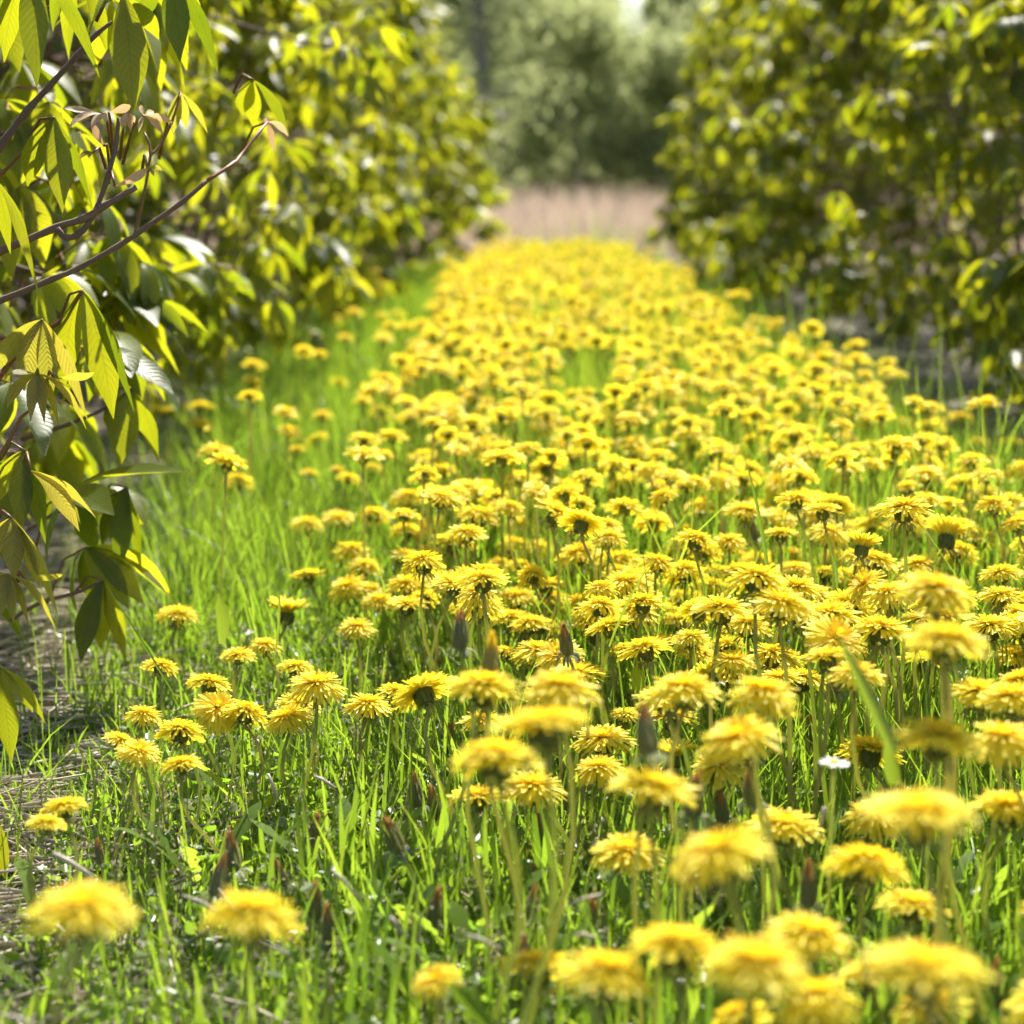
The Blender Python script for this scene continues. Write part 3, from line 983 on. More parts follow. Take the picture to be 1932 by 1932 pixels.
def single_blade(name, label, cat, a, b, c, d, wpx, n=9, mat='grass', fold=.4, shape=((0, .25, .7, 1), (.7, 1, .8, .05))):
    p0, p1, p2 = at(*a, d), at(*b, d), at(*c, d)
    root = p0.copy()
    P = bez(p0, p1, p2, n)
    w = wpx * d / FPX * np.interp(np.linspace(0, 1, n), *shape)
    mb = MB(); ribbon(mb, P - root, w, (1, .35, 0), 0, fold)
    o = obj(name, mb.mesh(name, [M[mat]]), loc=root)
    return tag(o, label, cat)


def ground_depth(x, y): return depth_for_z(x, y, .004)


single_blade('grass_blade', 'tall dark curved grass blade standing above the yellow carpet right of centre', 'grass blade', (1462, 1190), (1440, 960), (1404, 862), 1.95, 8)
single_blade('grass_blade', 'broad pale green blurred blade leaning left among near right blooms', 'grass blade', (1690, 1420), (1640, 1300), (1578, 1190), 1.15, 34)
single_blade('grass_blade', 'thin sharp green blade crossing the middle flowers towards upper right', 'grass blade', (1150, 1220), (1180, 1130), (1243, 1040), 1.8, 6)
single_blade('grass_blade', 'thin upright green blade beside the closed head right of centre', 'grass blade', (1580, 1110), (1580, 1060), (1568, 1040), 1.9, 7)
single_blade('grass_blade', 'arching thin blade over the soft grass left of the lane', 'grass blade', (352, 960), (400, 840), (535, 790), 3.0, 7)
single_blade('grass_blade', 'thin straight blade leaning left at the soil edge', 'grass blade', (330, 1310), (280, 1230), (205, 1110), 1.9, 5)
single_blade('grass_blade', 'thin green blade rising beside the lone left bloom', 'grass blade', (520, 1230), (535, 1120), (520, 1110), 1.85, 5)
single_blade('broad_leaf', 'broad bright green upright leaf in the carpet upper middle', 'leaf', (1118, 770), (1122, 720), (1106, 655), 3.9, 42, 9, 'broad', .3, ((0, .3, .7, 1), (.45, .9, .8, .1)))
single_blade('broad_leaf', 'wide bright green leaf leaning left near upper middle gap', 'leaf', (1150, 778), (1138, 740), (1090, 720), 3.9, 30, 9, 'broad', .3, ((0, .3, .7, 1), (.45, .9, .8, .1)))
single_blade('broad_leaf', 'broad sunlit upright leaf in the near left grass', 'leaf', (418, 1215), (428, 1170), (412, 1120), 2.0, 26, 9, 'broad', .2, ((0, .3, .7, 1), (.4, .9, 1, .1)))
single_blade('broad_leaf', 'rounded light green leaf under the sharp middle flowers', 'leaf', (1215, 1330), (1200, 1280), (1205, 1248), 1.75, 28, 9, 'broad', .2, ((0, .3, .7, 1), (.3, .9, 1, .15)))
single_blade('broad_leaf', 'broad blurred bright leaf beside bottom half open bloom', 'leaf', (950, 1960), (890, 1900), (850, 1850), 1.15, 40, 9, 'broad', .2, ((0, .3, .7, 1), (.4, .9, 1, .1)))
single_blade('broad_leaf', 'blurred bright pointed leaf below the near right blooms', 'leaf', (1690, 1480), (1680, 1440), (1672, 1395), 1.35, 34, 9, 'broad', .2, ((0, .3, .7, 1), (.8, 1, .7, .05)))


def stalk(label, a, b, d, wpx):
    p0, p1 = at(*a, d), at(*b, d)
    c = (p0 + p1) / 2
    mb = MB(); mb.tube([p0 - c, (p0 * .6 + p1 * .4) - c + np.array([0, 0, .0015]), p1 - c], wpx * d / FPX / 2, 6)
    tag(obj('dry_stalk', mb.mesh('dry_stalk', [M['straw']]), loc=c), label, 'stalk', 'dead stalks lying in the grass')


for lab, a, b, d, w in (
        ('short white dead stalk lying below middle bottom grass', (735, 1730), (762, 1765), 1.32, 8),
        ('pale dead stalk sloping up right above the paired bottom blooms', (1075, 1708), (1135, 1688), 1.33, 6),
        ('short pale stalk lying just above paired bottom blooms', (1085, 1765), (1125, 1770), 1.28, 7),
        ('white upright stalk piece right of the flat foreground bloom', (1549, 1560), (1556, 1522), 1.45, 9),
        ('long brownish dead stalk behind the bottom left round bloom', (345, 1690), (420, 1725), 1.38, 6),
        ('pale stalk lying in short grass left of centre', (625, 1640), (680, 1700), 1.40, 6),
        ('pale stalk at the lower left soil edge', (100, 1610), (175, 1655), 1.47, 8),
        ('pale dead stalk pointing down right in left grass', (505, 1460), (525, 1510), 1.68, 6),
        ('pinkish dead stalk below the bottom left round bloom', (465, 1770), (545, 1800), 1.27, 7),
        ('pale stalk lying right of the two bottom closed heads', (880, 1765), (945, 1790), 1.27, 6),
        ('dead stalk lying low in bottom left corner grass', (0, 1915), (70, 1935), 1.18, 7),
        ('thin pale stalk in the near left grass', (593, 1465), (632, 1487), 1.65, 6)):
    stalk(lab, a, b, d, w)


def build_daisy():
    p = at(1573, 1440, 1.35)
    root = empty('daisy', (p[0], p[1] + .01, float(ground_z(p[0], p[1]))))
    tag(root, 'small white daisy low among the near right dandelions', 'daisy')
    rel = Vector(p) - root.location
    mb = MB(); rg = np.random.default_rng(7)
    rays(mb, 26, .002, .0075, R(20), R(30), .0020, 0, rg)
    o = obj('petals', mb.mesh('petals', [M['daisy']], False), root, rel)
    mb = MB(); mb.lathe([(.0026, -.001), (.0028, .001), (.0018, .0024), (.0002, .0028)], 8)
    obj('centre', mb.mesh('centre', [M['petal_in']]), root, rel)
    mb = MB(); mb.tube([(0, 0, 0), (rel.x * .4, rel.y * .4, rel.z * .6), tuple(rel)], .0012, 5)
    obj('stem', mb.mesh('stem', [M['stem']]), root)


build_daisy()

# ------------------------------------------------------------------ shrubs with hanging palmate leaves
LT = np.array([0, .14, .32, .50, .66, .80, .92, 1.0])
LW = np.array([.07, .34, .68, .94, 1.0, .70, .26, .0])


def leaflet(mb, p0, p1, p2, width, nrm, fold=.35, rows=8, mat=0, wav=0.0):
    """one folded, pointed leaflet along a bent midrib"""
    P = bez(np.asarray(p0, float), np.asarray(p1, float), np.asarray(p2, float), rows)
    s = np.linspace(0, 1, rows)
    ws = np.interp(s, LT, LW) * width / 2
    ws[-1] = width * .012
    nrm = np.asarray(nrm, float)
    vs, uv = [], []
    for i in range(rows):
        t = P[min(i + 1, rows - 1)] - P[max(i - 1, 0)]; t /= np.linalg.norm(t) + 1e-9
        side = np.cross(t, nrm); side /= np.linalg.norm(side) + 1e-9
        up = np.cross(side, t)
        w = ws[i]
        k = fold * w + wav * w * math.sin(9 * s[i])
        vs += [P[i] - side * w + up * k, P[i], P[i] + side * w + up * (fold * w - wav * w * math.sin(9 * s[i] + 1))]
        uv += [(0, s[i]), (.5, s[i]), (1, s[i])]
    fs = []
    for i in range(rows - 1):
        a = 3 * i
        fs += [(a, a + 1, a + 4, a + 3), (a + 1, a + 2, a + 5, a + 4)]
    mb.add(vs, fs, uv, mat)


def palmate(mb, rg, L, rows=8, n=None, petiole=True, sides=4):
    """a leaf hanging from the tip of its petiole at the origin, facing +x"""
    n = n or int(rg.choice([5, 5, 6, 7]))
    open_ = rg.uniform(R(8), R(45))
    for k in range(n):
        f = (k - (n - 1) / 2) / ((n - 1) / 2)
        az = f * R(128) + rg.normal(0, .16)
        l = L * (1 - .28 * abs(f)) * rg.uniform(.85, 1.12)
        e0 = -R(12) - rg.uniform(0, R(25)); e1 = -R(90) + open_ * rg.uniform(.6, 1.4)
        h = np.array([math.cos(az), math.sin(az), 0])
        d0 = h * math.cos(e0) + np.array([0, 0, math.sin(e0)]); d1 = h * math.cos(e1) + np.array([0, 0, math.sin(e1)])
        p1 = d0 * l * .36; p2 = p1 + d1 * l * .68
        nrm = h * .8 + np.array([0, 0, .6]) + rg.normal(0, .22, 3)
        leaflet(mb, (0, 0, 0), p1, p2, l * rg.uniform(.28, .37), nrm, rg.uniform(.1, .5), rows, 0, rg.uniform(0, .12))
    if petiole:
        mb.tube([(0, 0, 0), (-.25 * L, 0, .05 * L), (-.62 * L, rg.normal(0, .05) * L, -.16 * L)], [.0011, .0012, .0016], sides, 1, cap=False)


LEAVES, LODS = [], []
for k in range(12):
    rg = np.random.default_rng(600 + k)
    mb = MB(); palmate(mb, rg, .105)
    LEAVES.append(mb.mesh('leaf', [M['leaf'], M['petiole']]))
for k in range(8):
    rg = np.random.default_rng(700 + k)
    mb = MB(); palmate(mb, rg, .105, 5, 5, True, 3)
    LODS.append((np.concatenate(mb.v), mb.f, np.concatenate(mb.uv), mb.m))


def crown_point(u, v, prof, rx, ry, h, z0):
    """surface of a rounded shrub: azimuth u, height fraction v"""
    r = np.interp(v, prof[0], prof[1])
    return np.array([rx * r * math.cos(u), ry * r * math.sin(u), z0 + v * h])


PROF = ([0, .12, .3, .5, .72, .9, 1.0], [.72, .95, 1.0, .86, .58, .30, .08])


PROF_R = (PROF[0], [.86, .98, 1.0, .86, .58, .30, .08])


def shrub(label, bx, by, rx, ry, h, lane, seed, n_leaves=820, n_single=300, keep=None, size=1.0):
    """lane = +1 when the lane lies towards +x of the shrub"""
    rg = np.random.default_rng(seed)
    root = empty('shrub', (bx, by, 0))
    tag(root, label, 'shrub', 'shrubs in the two rows beside the lane')
    # stems
    paths, barks = [], []
    for k in range(9):
        az = 2 * math.pi * k / 9 + rg.normal(0, .25); hh = rg.uniform(.35, .95) * h
        out = rg.uniform(.45, .85) * np.interp(hh / h, *PROF)
        e = np.array([rx * out * math.cos(az), ry * out * math.sin(az), hh])
        b = np.array([.08 * math.cos(az), .08 * math.sin(az), -.02])
        m = np.array([e[0] * .35, e[1] * .35, hh * .62])
        P = bez(b, m, e, 8) + np.concatenate([np.zeros((1, 3)), rg.normal(0, .012, (7, 3))])
        mb = MB(); mb.tube(list(P), list(np.linspace(.013, .004, 8)), 6)
        for j in range(5):                                  # bare twigs
            s = rg.integers(3, 8); a = P[s]
            d = rg.normal(0, 1, 3); d[2] = abs(d[2]) * .5; d[:2] += e[:2] * 1.5; d /= np.linalg.norm(d)
            L = rg.uniform(.12, .32)
            mb.tube([a, a + d * L * .5 + rg.normal(0, .01, 3), a + d * L + np.array([0, 0, .03])], [.0042, .0032, .0022], 5)
        paths.append(P); barks.append(mb)
    # leafy shoots: clumps with gaps between them
    pts = []
    tries = 0
    while len(pts) < n_leaves and tries < 4000:
        tries += 1
        u = rg.uniform(0, 2 * math.pi)
        face = lane * math.cos(u) - .35 * math.sin(u)       # towards the lane and towards the near end
        if rg.random() > .45 + .55 * max(face, -.4): continue
        v = rg.beta(1.25, 1.1); v = min(max(v, .03), .99)
        depth = 1 - abs(rg.normal(0, .17)) if rg.random() < .78 else rg.uniform(.4, .9)
        p = crown_point(u, v, PROF if lane > 0 else PROF_R, rx, ry, h, .10)
        lump = 1 + .20 * fbm(p[0] * 1.0 + bx * 3, p[2] + p[1] * 1.3 + by, 3.6, seed % 7)
        if rg.random() < .10: lump *= rg.uniform(1.04, 1.25)
        p[:2] *= depth * lump
        p[2] = max(p[2] - .05 * (1 - depth), .14)
        j = min(range(len(paths)), key=lambda i: min(np.linalg.norm(paths[i][k] - p) for k in (3, 5, 7)))
        a = paths[j][min((3, 4, 5, 6, 7), key=lambda k: np.linalg.norm(paths[j][k] - p) + .3 * max(0, paths[j][k][2] - p[2]))]
        mid = (a + p) / 2 + np.array([0, 0, -.02]) + rg.normal(0, .02, 3)
        barks[j].tube([a, mid, p, p + np.array([math.cos(u) * .03, math.sin(u) * .03, .05])], [.0042, .0034, .0026, .0014], 5, cap=False)
        for _ in range(rg.integers(6, 12)):
            laz = rg.uniform(0, 6.28); rr = rg.uniform(.035, .085) * size
            q = p + np.array([math.cos(laz) * rr, math.sin(laz) * rr, rg.normal(.0, .045) * size])
            q[2] = max(q[2], .12)
            pts.append((face + 2.2 * (depth - .8) + .4 * (lane * math.cos(laz)), q, laz))
    for mbk in barks:
        obj('branch', mbk.mesh('branch', [M['bark']]), root)
    pts.sort(key=lambda a: -a[0])
    for i, (sc, p, az) in enumerate(pts[:n_single]):
        o = obj('leaf', LEAVES[rg.integers(len(LEAVES))], root, p, (rg.normal(0, .22), rg.normal(0, .25), az + rg.normal(0, .35)))
        s = size * rg.choice([.45, .75, .9, 1.0, 1.1, 1.2], p=[.08, .16, .22, .24, .18, .12]); o.scale = (s, s, s)
    V, F, U, Mi = [], [], [], []
    off = 0
    for sc, p, az in pts[n_single:]:
        lv, lf, lu, lm = LODS[rg.integers(len(LODS))]
        from mathutils import Euler
        mt = np.array(Euler((rg.normal(0, .22), rg.normal(0, .25), az + rg.normal(0, .7))).to_matrix())
        vv = lv @ mt.T * size * rg.uniform(.7, 1.2) + p
        V.append(vv); U.append(lu); F += [tuple(i + off for i in f) for f in lf]; Mi += lm; off += len(vv)
    if V:
        o = obj('foliage', make_mesh('foliage', np.concatenate(V), F, np.concatenate(U), [M['leaf'], M['petiole']], Mi), root)
        o['kind'] = 'stuff'
    return root


ORD = ['nearest', 'second', 'third', 'fourth', 'fifth', 'sixth', 'seventh', 'eighth']
left_spots = [(-1.18, 2.35, .72, .85, 1.75), (-1.12, 3.85, .74, .95, 1.85), (-1.10, 5.35, .72, .95, 1.9), (-1.08, 6.9, .70, 1.0, 1.85),
              (-1.02, 8.5, .68, 1.0, 1.95), (-.90, 10.1, .68, 1.0, 1.75), (-.74, 11.8, .66, .95, 1.65)]
right_spots = [(1.70, 3.9, .82, .95, 2.0), (1.66, 5.4, .82, .95, 1.95), (1.62, 7.0, .80, 1.0, 2.0), (1.58, 8.6, .78, 1.0, 1.95),
               (1.56, 10.3, .74, 1.0, 1.9), (1.56, 11.9, .70, .9, 2.0)]
LEFT = []
for k, (bx, by, rx, ry, h) in enumerate(left_spots):
    lab = ('nearest leafy shrub of the left row, its bronze shoots and hanging leaves at left edge' if k == 0 else
           ('last' if k == len(left_spots) - 1 else ORD[k]) + ' sunlit yellow green shrub of the left row, counted from the camera')
    LEFT.append(shrub(lab, bx, by, rx, ry, h, 1, 900 + k, n_leaves=800 if k == 0 else 1350, size=.84))
for k, (bx, by, rx, ry, h) in enumerate(right_spots):
    lab = ('last' if k == len(right_spots) - 1 else ORD[k]) + ' shaded green shrub of the right row, counted from the camera'
    shrub(lab, bx, by, rx, ry, h, -1, 950 + k, n_leaves=1400, size=.88)

# ------------------------------------------------------------------ near shoots of the first left shrub, read off the photograph
HERO = LEFT[0]
HB = np.array(HERO.location)
CAMDIR = -FW


def hero_leaf(apex, d, tips, mat='leaf', stalk_to=None, bulge=.22, fold=.35, red=True):
    """tips: (x, y, width px, depth change, roll in degrees)"""
    a = at(*apex, d)
    mb = MB()
    if stalk_to is None: stalk_to = (apex[0] - 45, apex[1] + 8)
    b = at(*stalk_to, d + .03)
    mb.tube([a - a, (b - a) * .5 + np.array([0, 0, .012]), b - a], [.0012, .0013, .0017], 5)
    lf = obj('leaf', mb.mesh('leaf', [M['petiole']]), HERO, a - HB)
    for (tx, ty, w, dd, roll) in tips:
        e = at(tx, ty, d + dd)
        v = e - a; L = np.linalg.norm(v)
        ctrl = v * .42 + np.array([v[0] * .25, 0, bulge * L * .55 * (1 if v[2] < 0 else .3)]) + CAMDIR * .04 * L
        t = v / L
        n0 = CAMDIR - t * (CAMDIR @ t); n0 /= np.linalg.norm(n0)
        s0 = np.cross(t, n0)
        nr = n0 * math.cos(R(roll)) + s0 * math.sin(R(roll))
        m2 = MB()
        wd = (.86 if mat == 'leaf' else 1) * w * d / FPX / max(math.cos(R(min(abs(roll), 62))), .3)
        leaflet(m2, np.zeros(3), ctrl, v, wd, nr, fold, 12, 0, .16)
        obj('leaflet', m2.mesh('leaflet', [M['leaf_shade_tint' if mat == 'leaf' else mat]]), lf)
    return lf


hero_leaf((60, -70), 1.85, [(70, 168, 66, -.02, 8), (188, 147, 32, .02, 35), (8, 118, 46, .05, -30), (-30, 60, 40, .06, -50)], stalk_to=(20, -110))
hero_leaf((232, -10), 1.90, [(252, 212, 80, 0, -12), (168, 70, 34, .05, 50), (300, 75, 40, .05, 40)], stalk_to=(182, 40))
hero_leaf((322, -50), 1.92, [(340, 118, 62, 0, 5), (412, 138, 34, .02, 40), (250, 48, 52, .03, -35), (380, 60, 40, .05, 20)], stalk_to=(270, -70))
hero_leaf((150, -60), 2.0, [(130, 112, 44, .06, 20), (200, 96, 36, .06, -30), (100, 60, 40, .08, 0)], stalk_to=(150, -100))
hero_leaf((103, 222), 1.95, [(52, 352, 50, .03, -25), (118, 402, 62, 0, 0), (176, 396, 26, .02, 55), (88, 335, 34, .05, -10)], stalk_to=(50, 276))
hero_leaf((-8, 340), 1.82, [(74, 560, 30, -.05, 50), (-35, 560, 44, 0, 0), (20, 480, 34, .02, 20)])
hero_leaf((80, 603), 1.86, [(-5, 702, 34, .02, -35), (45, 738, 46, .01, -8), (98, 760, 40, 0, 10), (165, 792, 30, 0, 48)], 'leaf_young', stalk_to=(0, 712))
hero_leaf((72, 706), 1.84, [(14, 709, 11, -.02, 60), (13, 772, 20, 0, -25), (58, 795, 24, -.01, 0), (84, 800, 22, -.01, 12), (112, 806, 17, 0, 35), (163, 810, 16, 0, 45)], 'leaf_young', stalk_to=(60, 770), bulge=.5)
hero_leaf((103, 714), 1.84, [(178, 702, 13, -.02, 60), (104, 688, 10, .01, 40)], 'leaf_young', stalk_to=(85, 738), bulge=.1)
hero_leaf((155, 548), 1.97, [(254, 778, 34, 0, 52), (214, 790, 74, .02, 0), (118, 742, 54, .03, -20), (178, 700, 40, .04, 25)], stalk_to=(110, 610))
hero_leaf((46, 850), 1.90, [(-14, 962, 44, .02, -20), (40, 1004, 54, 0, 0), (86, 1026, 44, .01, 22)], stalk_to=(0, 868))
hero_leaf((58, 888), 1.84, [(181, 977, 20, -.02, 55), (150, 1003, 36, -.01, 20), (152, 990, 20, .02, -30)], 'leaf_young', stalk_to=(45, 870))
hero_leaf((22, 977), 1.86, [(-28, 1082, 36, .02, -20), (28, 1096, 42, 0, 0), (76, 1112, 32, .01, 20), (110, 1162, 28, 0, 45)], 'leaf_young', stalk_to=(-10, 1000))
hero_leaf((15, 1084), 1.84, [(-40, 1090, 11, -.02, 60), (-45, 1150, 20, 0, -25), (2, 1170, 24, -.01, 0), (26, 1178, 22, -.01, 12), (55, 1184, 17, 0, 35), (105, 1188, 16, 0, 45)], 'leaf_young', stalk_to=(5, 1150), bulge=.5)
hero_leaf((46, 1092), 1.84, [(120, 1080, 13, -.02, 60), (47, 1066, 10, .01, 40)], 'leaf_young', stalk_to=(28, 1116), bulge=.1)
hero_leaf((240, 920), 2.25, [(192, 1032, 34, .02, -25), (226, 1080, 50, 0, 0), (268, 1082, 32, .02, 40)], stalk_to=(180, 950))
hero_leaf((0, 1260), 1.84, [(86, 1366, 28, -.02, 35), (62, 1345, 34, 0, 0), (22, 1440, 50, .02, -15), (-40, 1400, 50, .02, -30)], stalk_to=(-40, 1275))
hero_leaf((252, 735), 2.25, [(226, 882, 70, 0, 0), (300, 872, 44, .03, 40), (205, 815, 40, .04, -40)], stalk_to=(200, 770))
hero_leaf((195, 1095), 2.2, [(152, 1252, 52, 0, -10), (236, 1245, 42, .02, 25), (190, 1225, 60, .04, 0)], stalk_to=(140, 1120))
hero_leaf((-12, 1535), 1.75, [(12, 1668, 34, 0, 0), (-30, 1650, 44, 0, -20)])
hero_leaf((341, 174), 2.05, [(326, 255, 26, .02, -15), (392, 252, 14, .02, 45), (352, 245, 22, .03, 10)], 'leaf_young', stalk_to=(300, 300))
hero_leaf((478, 151), 2.15, [(456, 218, 42, .02, -20), (545, 256, 24, 0, 40), (478, 242, 40, .03, 0)], stalk_to=(440, 175))
hero_leaf((505, 230), 2.1, [(516, 288, 13, 0, 20), (544, 258, 12, 0, 40), (497, 226, 10, 0, 0)], 'leaf_bronze', stalk_to=(452, 296), bulge=.5)
hero_leaf((195, 216), 1.90, [(118, 205, 13, -.01, 40), (130, 243, 14, -.02, 30), (172, 246, 12, -.02, 0), (200, 236, 11, -.02, 10), (186, 232, 9, -.01, 0)], 'leaf_bronze', stalk_to=(212, 300), bulge=.4)
hero_leaf((205, 212), 1.92, [(248, 198, 14, 0, 40), (228, 206, 10, .02, 30)], 'leaf_bronze', stalk_to=(214, 296), bulge=.2)
hero_leaf((243, 214), 1.90, [(230, 246, 12, -.01, 0), (247, 250, 12, 0, 10), (254, 232, 11, .01, 30)], 'leaf_bronze', stalk_to=(226, 300), bulge=.5)
hero_leaf((272, 218), 1.91, [(325, 232, 13, 0, 40), (308, 254, 14, -.01, 30), (290, 210, 12, .02, 10), (262, 250, 10, 0, 0), (266, 198, 9, .02, 0)], 'leaf_bronze', stalk_to=(232, 310), bulge=.3)
hero_leaf((196, 275), 1.90, [(176, 232, 15, 0, 0)], 'leaf_bronze', stalk_to=(208, 320), bulge=.0)
hero_leaf((176, 288), 1.88, [(148, 302, 9, 0, 20), (166, 297, 8, 0, 0), (152, 292, 7, 0, 10)], 'leaf_young', stalk_to=(200, 318), bulge=.4)
hero_leaf((217, 352), 1.88, [(280, 316, 17, 0, 20)], 'leaf_bronze', stalk_to=(205, 345), bulge=.1)
hero_leaf((278, 316), 1.88, [(306, 322, 9, 0, 20), (292, 334, 8, 0, 0)], 'leaf_young', stalk_to=(268, 322), bulge=.4)


rgh = np.random.default_rng(77)
for k in range(34):                                         # fuller foliage just behind the traced shoots
    for _ in range(40):
        x, y = rgh.uniform(-60, 330), rgh.uniform(-60, 1180)
        if x < 300 - .10 * y and not (150 < y < 330 and 130 < x < 330): break
    p = at(x, y, rgh.uniform(2.12, 2.75))
    if p[2] < .16: continue
    o = obj('leaf', LEAVES[rgh.integers(len(LEAVES))], HERO, p - HB, (rgh.normal(0, .22), rgh.normal(0, .25), rgh.normal(-.3, .9)))
    sc = rgh.uniform(.8, 1.2); o.scale = (sc, sc, sc)


def hero_branch(pts, d0, d1, w0, w1, red=False):
    n = len(pts)
    P = [at(x, y, d0 + (d1 - d0) * i / (n - 1)) - HB for i, (x, y) in enumerate(pts)]
    Q = []                                                  # smoothed path with small knots
    for i in range(n - 1):
        for k in range(3):
            t = k / 3
            a, b, c, e = P[max(i - 1, 0)], P[i], P[i + 1], P[min(i + 2, n - 1)]
            Q.append(.5 * ((2 * b) + (c - a) * t + (2 * a - 5 * b + 4 * c - e) * t * t + (3 * b - a - 3 * c + e) * t ** 3))
    Q.append(P[-1])
    rr = np.linspace(w0, w1, len(Q)) * d0 / FPX / 2
    for i in range(1, n - 1): rr[3 * i] *= 1.22
    mb = MB(); mb.tube(Q, list(rr), 8)
    obj('branch', mb.mesh('branch', [M['petiole'] if red else M['bark']]), HERO)


hero_branch([(-160, 520), (-60, 492), (0, 474), (107, 429), (156, 413), (195, 390), (257, 353)], 1.9, 1.88, 15, 11)
hero_branch([(107, 431), (127, 449), (156, 435), (179, 400), (201, 341), (218, 276), (224, 222)], 1.88, 1.9, 12, 8)
hero_branch([(-120, 610), (0, 567), (97, 527), (146, 507), (228, 461), (276, 429), (345, 380), (390, 341)], 1.95, 2.0, 12, 9)
hero_branch([(388, 343), (439, 309), (452, 296), (488, 250), (505, 230)], 2.0, 2.1, 8, 5, True)
hero_branch([(-100, 400), (0, 276), (52, 208), (94, 162), (146, 104), (182, 65), (211, 42)], 2.02, 2.02, 16, 7)
hero_branch([(-60, 385), (0, 331), (52, 276), (103, 222)], 2.0, 1.96, 9, 5, True)
hero_branch([(-40, 780), (0, 712), (40, 660), (80, 603)], 1.9, 1.86, 9, 5, True)
hero_branch([(-30, 900), (10, 845), (38, 790), (60, 770), (92, 720)], 1.86, 1.84, 9, 4, True)
hero_branch([(-60, 1180), (-20, 1140), (20, 1105), (46, 1092)], 1.86, 1.84, 9, 4, True)
hero_branch([(-80, 620), (20, 640), (110, 610), (155, 548)], 2.0, 1.97, 10, 6, True)
hero_branch([(52, 1000), (120, 960), (180, 950), (240, 920)], 2.3, 2.25, 8, 5)
hero_branch([(40, 830), (130, 800), (200, 770), (252, 735)], 2.3, 2.25, 8, 5)
hero_branch([(20, 1170), (80, 1135), (140, 1120), (195, 1095)], 2.25, 2.2, 8, 5)
hero_branch([(255, 440), (262, 410), (284, 293), (272, 250)], 2.0, 2.02, 7, 4, True)
hero_branch([(284, 293), (305, 270), (325, 228), (341, 176)], 2.02, 2.05, 6, 4, True)


def cane(label, a, b, da, db, w):
    p0, p1 = at(*a, da), at(*b, db)
    c = (p0 + p1) / 2
    r = w * da / FPX / 2
    n = 9
    P = [p0 + (p1 - p0) * i / (n - 1) - c + np.array([0, 0, .002 * math.sin(i * 2.1)]) for i in range(n)]
    mb = MB(); mb.tube(P, [r * (1.15 if i % 3 == 1 else 1) for i in range(n)], 8)
    tag(obj('cane', mb.mesh('cane', [M['cane']]), loc=c), label, 'cane')


cane('pale white cane lying level inside the left shrub foliage', (60, 530), (312, 550), 2.75, 2.6, 13)
cane('pale grey twig poking from the right shrubs above the flower carpet', (1585, 478), (1680, 502), 6.8, 6.4, 12)

# ------------------------------------------------------------------ dry reeds behind the lane
def build_reeds():
    n = 16000
    y = rng.uniform(12.4, 24, n); x = rng.uniform(-5.5, 7.5, n)
    base = np.stack([x, y, np.zeros(n)], 1)
    L = rng.uniform(.24, .52, n) + .07 * fbm(x, y, 2.1, 4) + .04 * fbm(x, y, 7, 1)
    v, f, u = blades(base, L, rng.uniform(.004, .010, n), np.abs(rng.normal(0, .10, n)), rng.uniform(0, 6.28, n), np.abs(rng.normal(.12, .12, n)))
    tag(obj('dry_reeds', make_mesh('dry_reeds', v, f, u, [M['reed']])), 'strip of pale pinkish dry reeds beyond the end of the lane', 'reeds', kind='stuff')


build_reeds()


# ------------------------------------------------------------------ trees of the wood behind
def tree(label, x, y, h, cr, seed, leaves=2600, z_low=.1):
    rg = np.random.default_rng(seed)
    root = empty('tree', (x, y, 0))
    tag(root, label, 'tree', 'trees of the wood behind the reeds')
    mb = MB()
    lean = rg.normal(0, .25, 2)
    P = [np.array([lean[0] * t * t, lean[1] * t * t, h * t - .1]) + np.append(rg.normal(0, .04, 2) * (t > 0), 0) for t in np.linspace(0, .93, 8)]
    mb.tube(P, list(np.linspace(.016, .004, 8) * h), 8)
    tips = []
    for k in range(26):
        t = rg.uniform(.03, .92); i = int(t * 7); a = P[i] + (P[min(i + 1, 7)] - P[i]) * (t * 7 - i)
        az = rg.uniform(0, 6.28); L = cr * rg.uniform(.6, 1.1) * (1 - .55 * t)
        e = a + np.array([math.cos(az) * L, math.sin(az) * L, L * rg.uniform(.1, .7)])
        m = (a + e) / 2 + np.array([0, 0, .12 * L])
        mb.tube([a, m, e], [.005 * h * (1.1 - t), .003 * h * (1.1 - t), .006], 5)
        tips += [e, (m + e) / 2, m]
    obj('trunk', mb.mesh('trunk', [M['tree_bark']]), root)
    # leaf clumps around the limb ends
    n = leaves
    tips = np.array(tips)
    c = tips[rg.integers(len(tips), size=n)] + rg.normal(0, 1, (n, 3)) * np.array([.30, .30, .26]) * cr * .55
    c[:, 2] = np.clip(c[:, 2], z_low, None)
    d = rg.normal(0, 1, (n, 3)); d /= np.linalg.norm(d, axis=1)[:, None]
    e = np.cross(d, rg.normal(0, 1, (n, 3))); e /= np.linalg.norm(e, axis=1)[:, None]
    s = rg.uniform(.035, .075, n)[:, None]
    v = np.stack([c - d * s, c + e * s * .62, c + d * s, c - e * s * .62], 1).reshape(-1, 3)
    f = np.arange(4 * n).reshape(n, 4)
    o = obj('crown', make_mesh('crown', v, f, np.tile([[0, 0], [1, 0], [1, 1], [0, 1]], (n, 1)), [M['tree_leaf']], None, False), root)
    return root


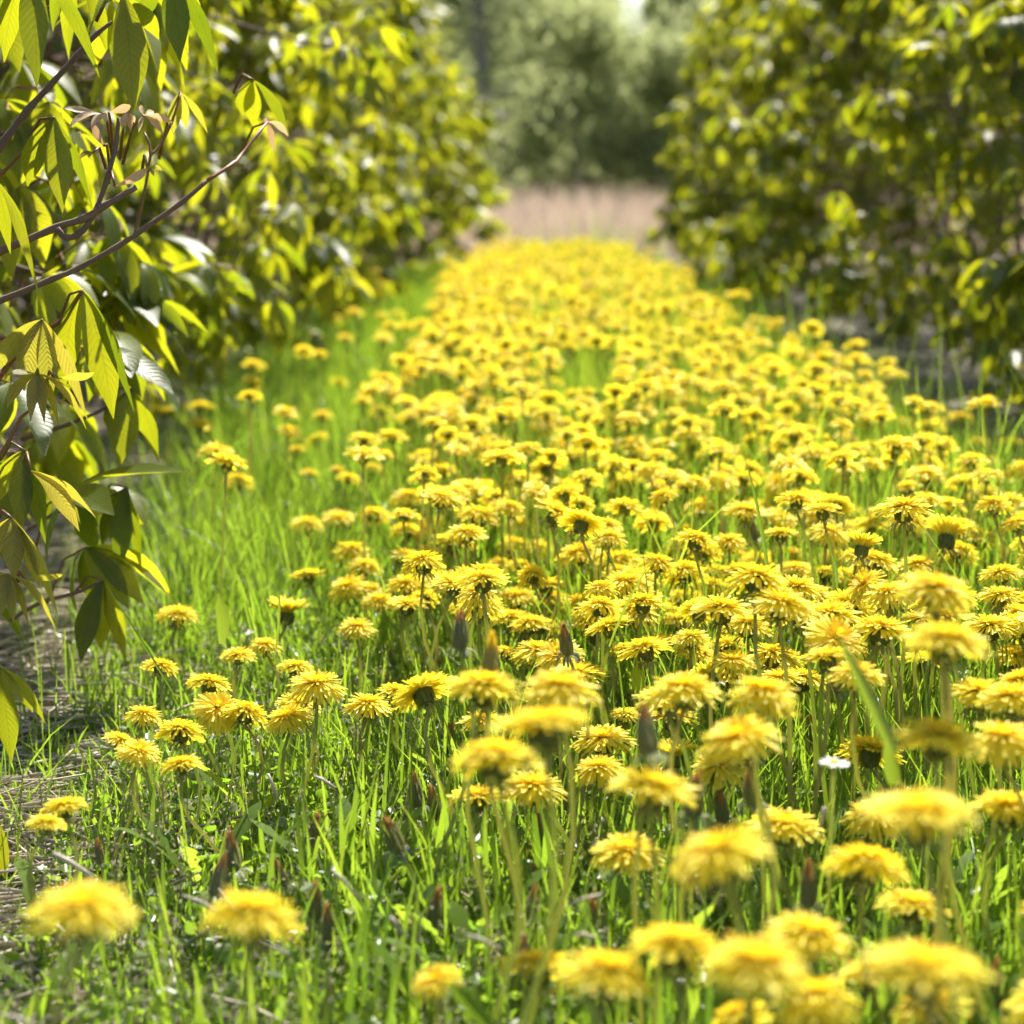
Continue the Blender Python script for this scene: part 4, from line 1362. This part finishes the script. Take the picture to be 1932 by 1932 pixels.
spots = []
for k in range(9):
    spots.append((-4.2 + 1.25 * k + rng.normal(0, .2), 27 + rng.uniform(-1, 1.5), rng.uniform(5.2, 7.5), rng.uniform(1.5, 2.0)))
for k in range(9):
    spots.append((-6.5 + 2.0 * k + rng.normal(0, .3), 32 + rng.uniform(-1.5, 2), rng.uniform(7, 9.5), rng.uniform(2.0, 2.7)))
spots.sort()
spots = [(x, y, 2.9 if abs(x - (1.55 if y < 29.5 else 1.8)) < .75 else h, 1.1 if abs(x - (1.55 if y < 29.5 else 1.8)) < .75 else cr) for x, y, h, cr in spots]   # young trees where the sky shows
row = {True: [], False: []}
for s_ in spots: row[s_[1] < 29.5].append(s_)
ORD2 = ['leftmost', 'second', 'third', 'fourth', 'fifth', 'sixth', 'seventh', 'eighth', 'rightmost']
for front in (True, False):
    for k, (x, y, h, cr) in enumerate(row[front]):
        nm = 'front' if front else 'rear'
        lab = (f'{ORD2[k]} blurred olive tree in the {nm} row of the wood' if k in (0, 8) else
               f'{ORD2[k]} blurred olive tree from left in the {nm} row of the wood')
        tree(lab, x, y, h, cr, 1200 + k + (50 if front else 0), 5600 if front else 6500)


def build_wood():
    """the wood goes on behind: one dark mass"""
    n = 60000
    x = rng.uniform(-26, 30, n); y = 39 + rng.uniform(0, 6, n) + .012 * x * x
    top = 8.5 + 1.6 * fbm(x, y, .45, 2) - 6.0 * np.exp(-((x - 2.35) / .8) ** 2)
    z = rng.random(n) ** 1.15 * top
    c = np.stack([x, y, z], 1)
    d = rng.normal(0, 1, (n, 3)); d /= np.linalg.norm(d, axis=1)[:, None]
    e = np.cross(d, rng.normal(0, 1, (n, 3))); e /= np.linalg.norm(e, axis=1)[:, None]
    s = rng.uniform(.16, .36, n)[:, None]
    v = np.stack([c - d * s, c + e * s * .62, c + d * s, c - e * s * .62], 1).reshape(-1, 3)
    f = np.arange(4 * n).reshape(n, 4)
    tag(obj('far_wood', make_mesh('far_wood', v, f, np.tile([[0, 0], [1, 0], [1, 1], [0, 1]], (n, 1)), [M['tree_leaf']], None, False)),
        'dark wood closing the view behind the rows of trees', 'wood', kind='stuff')


build_wood()
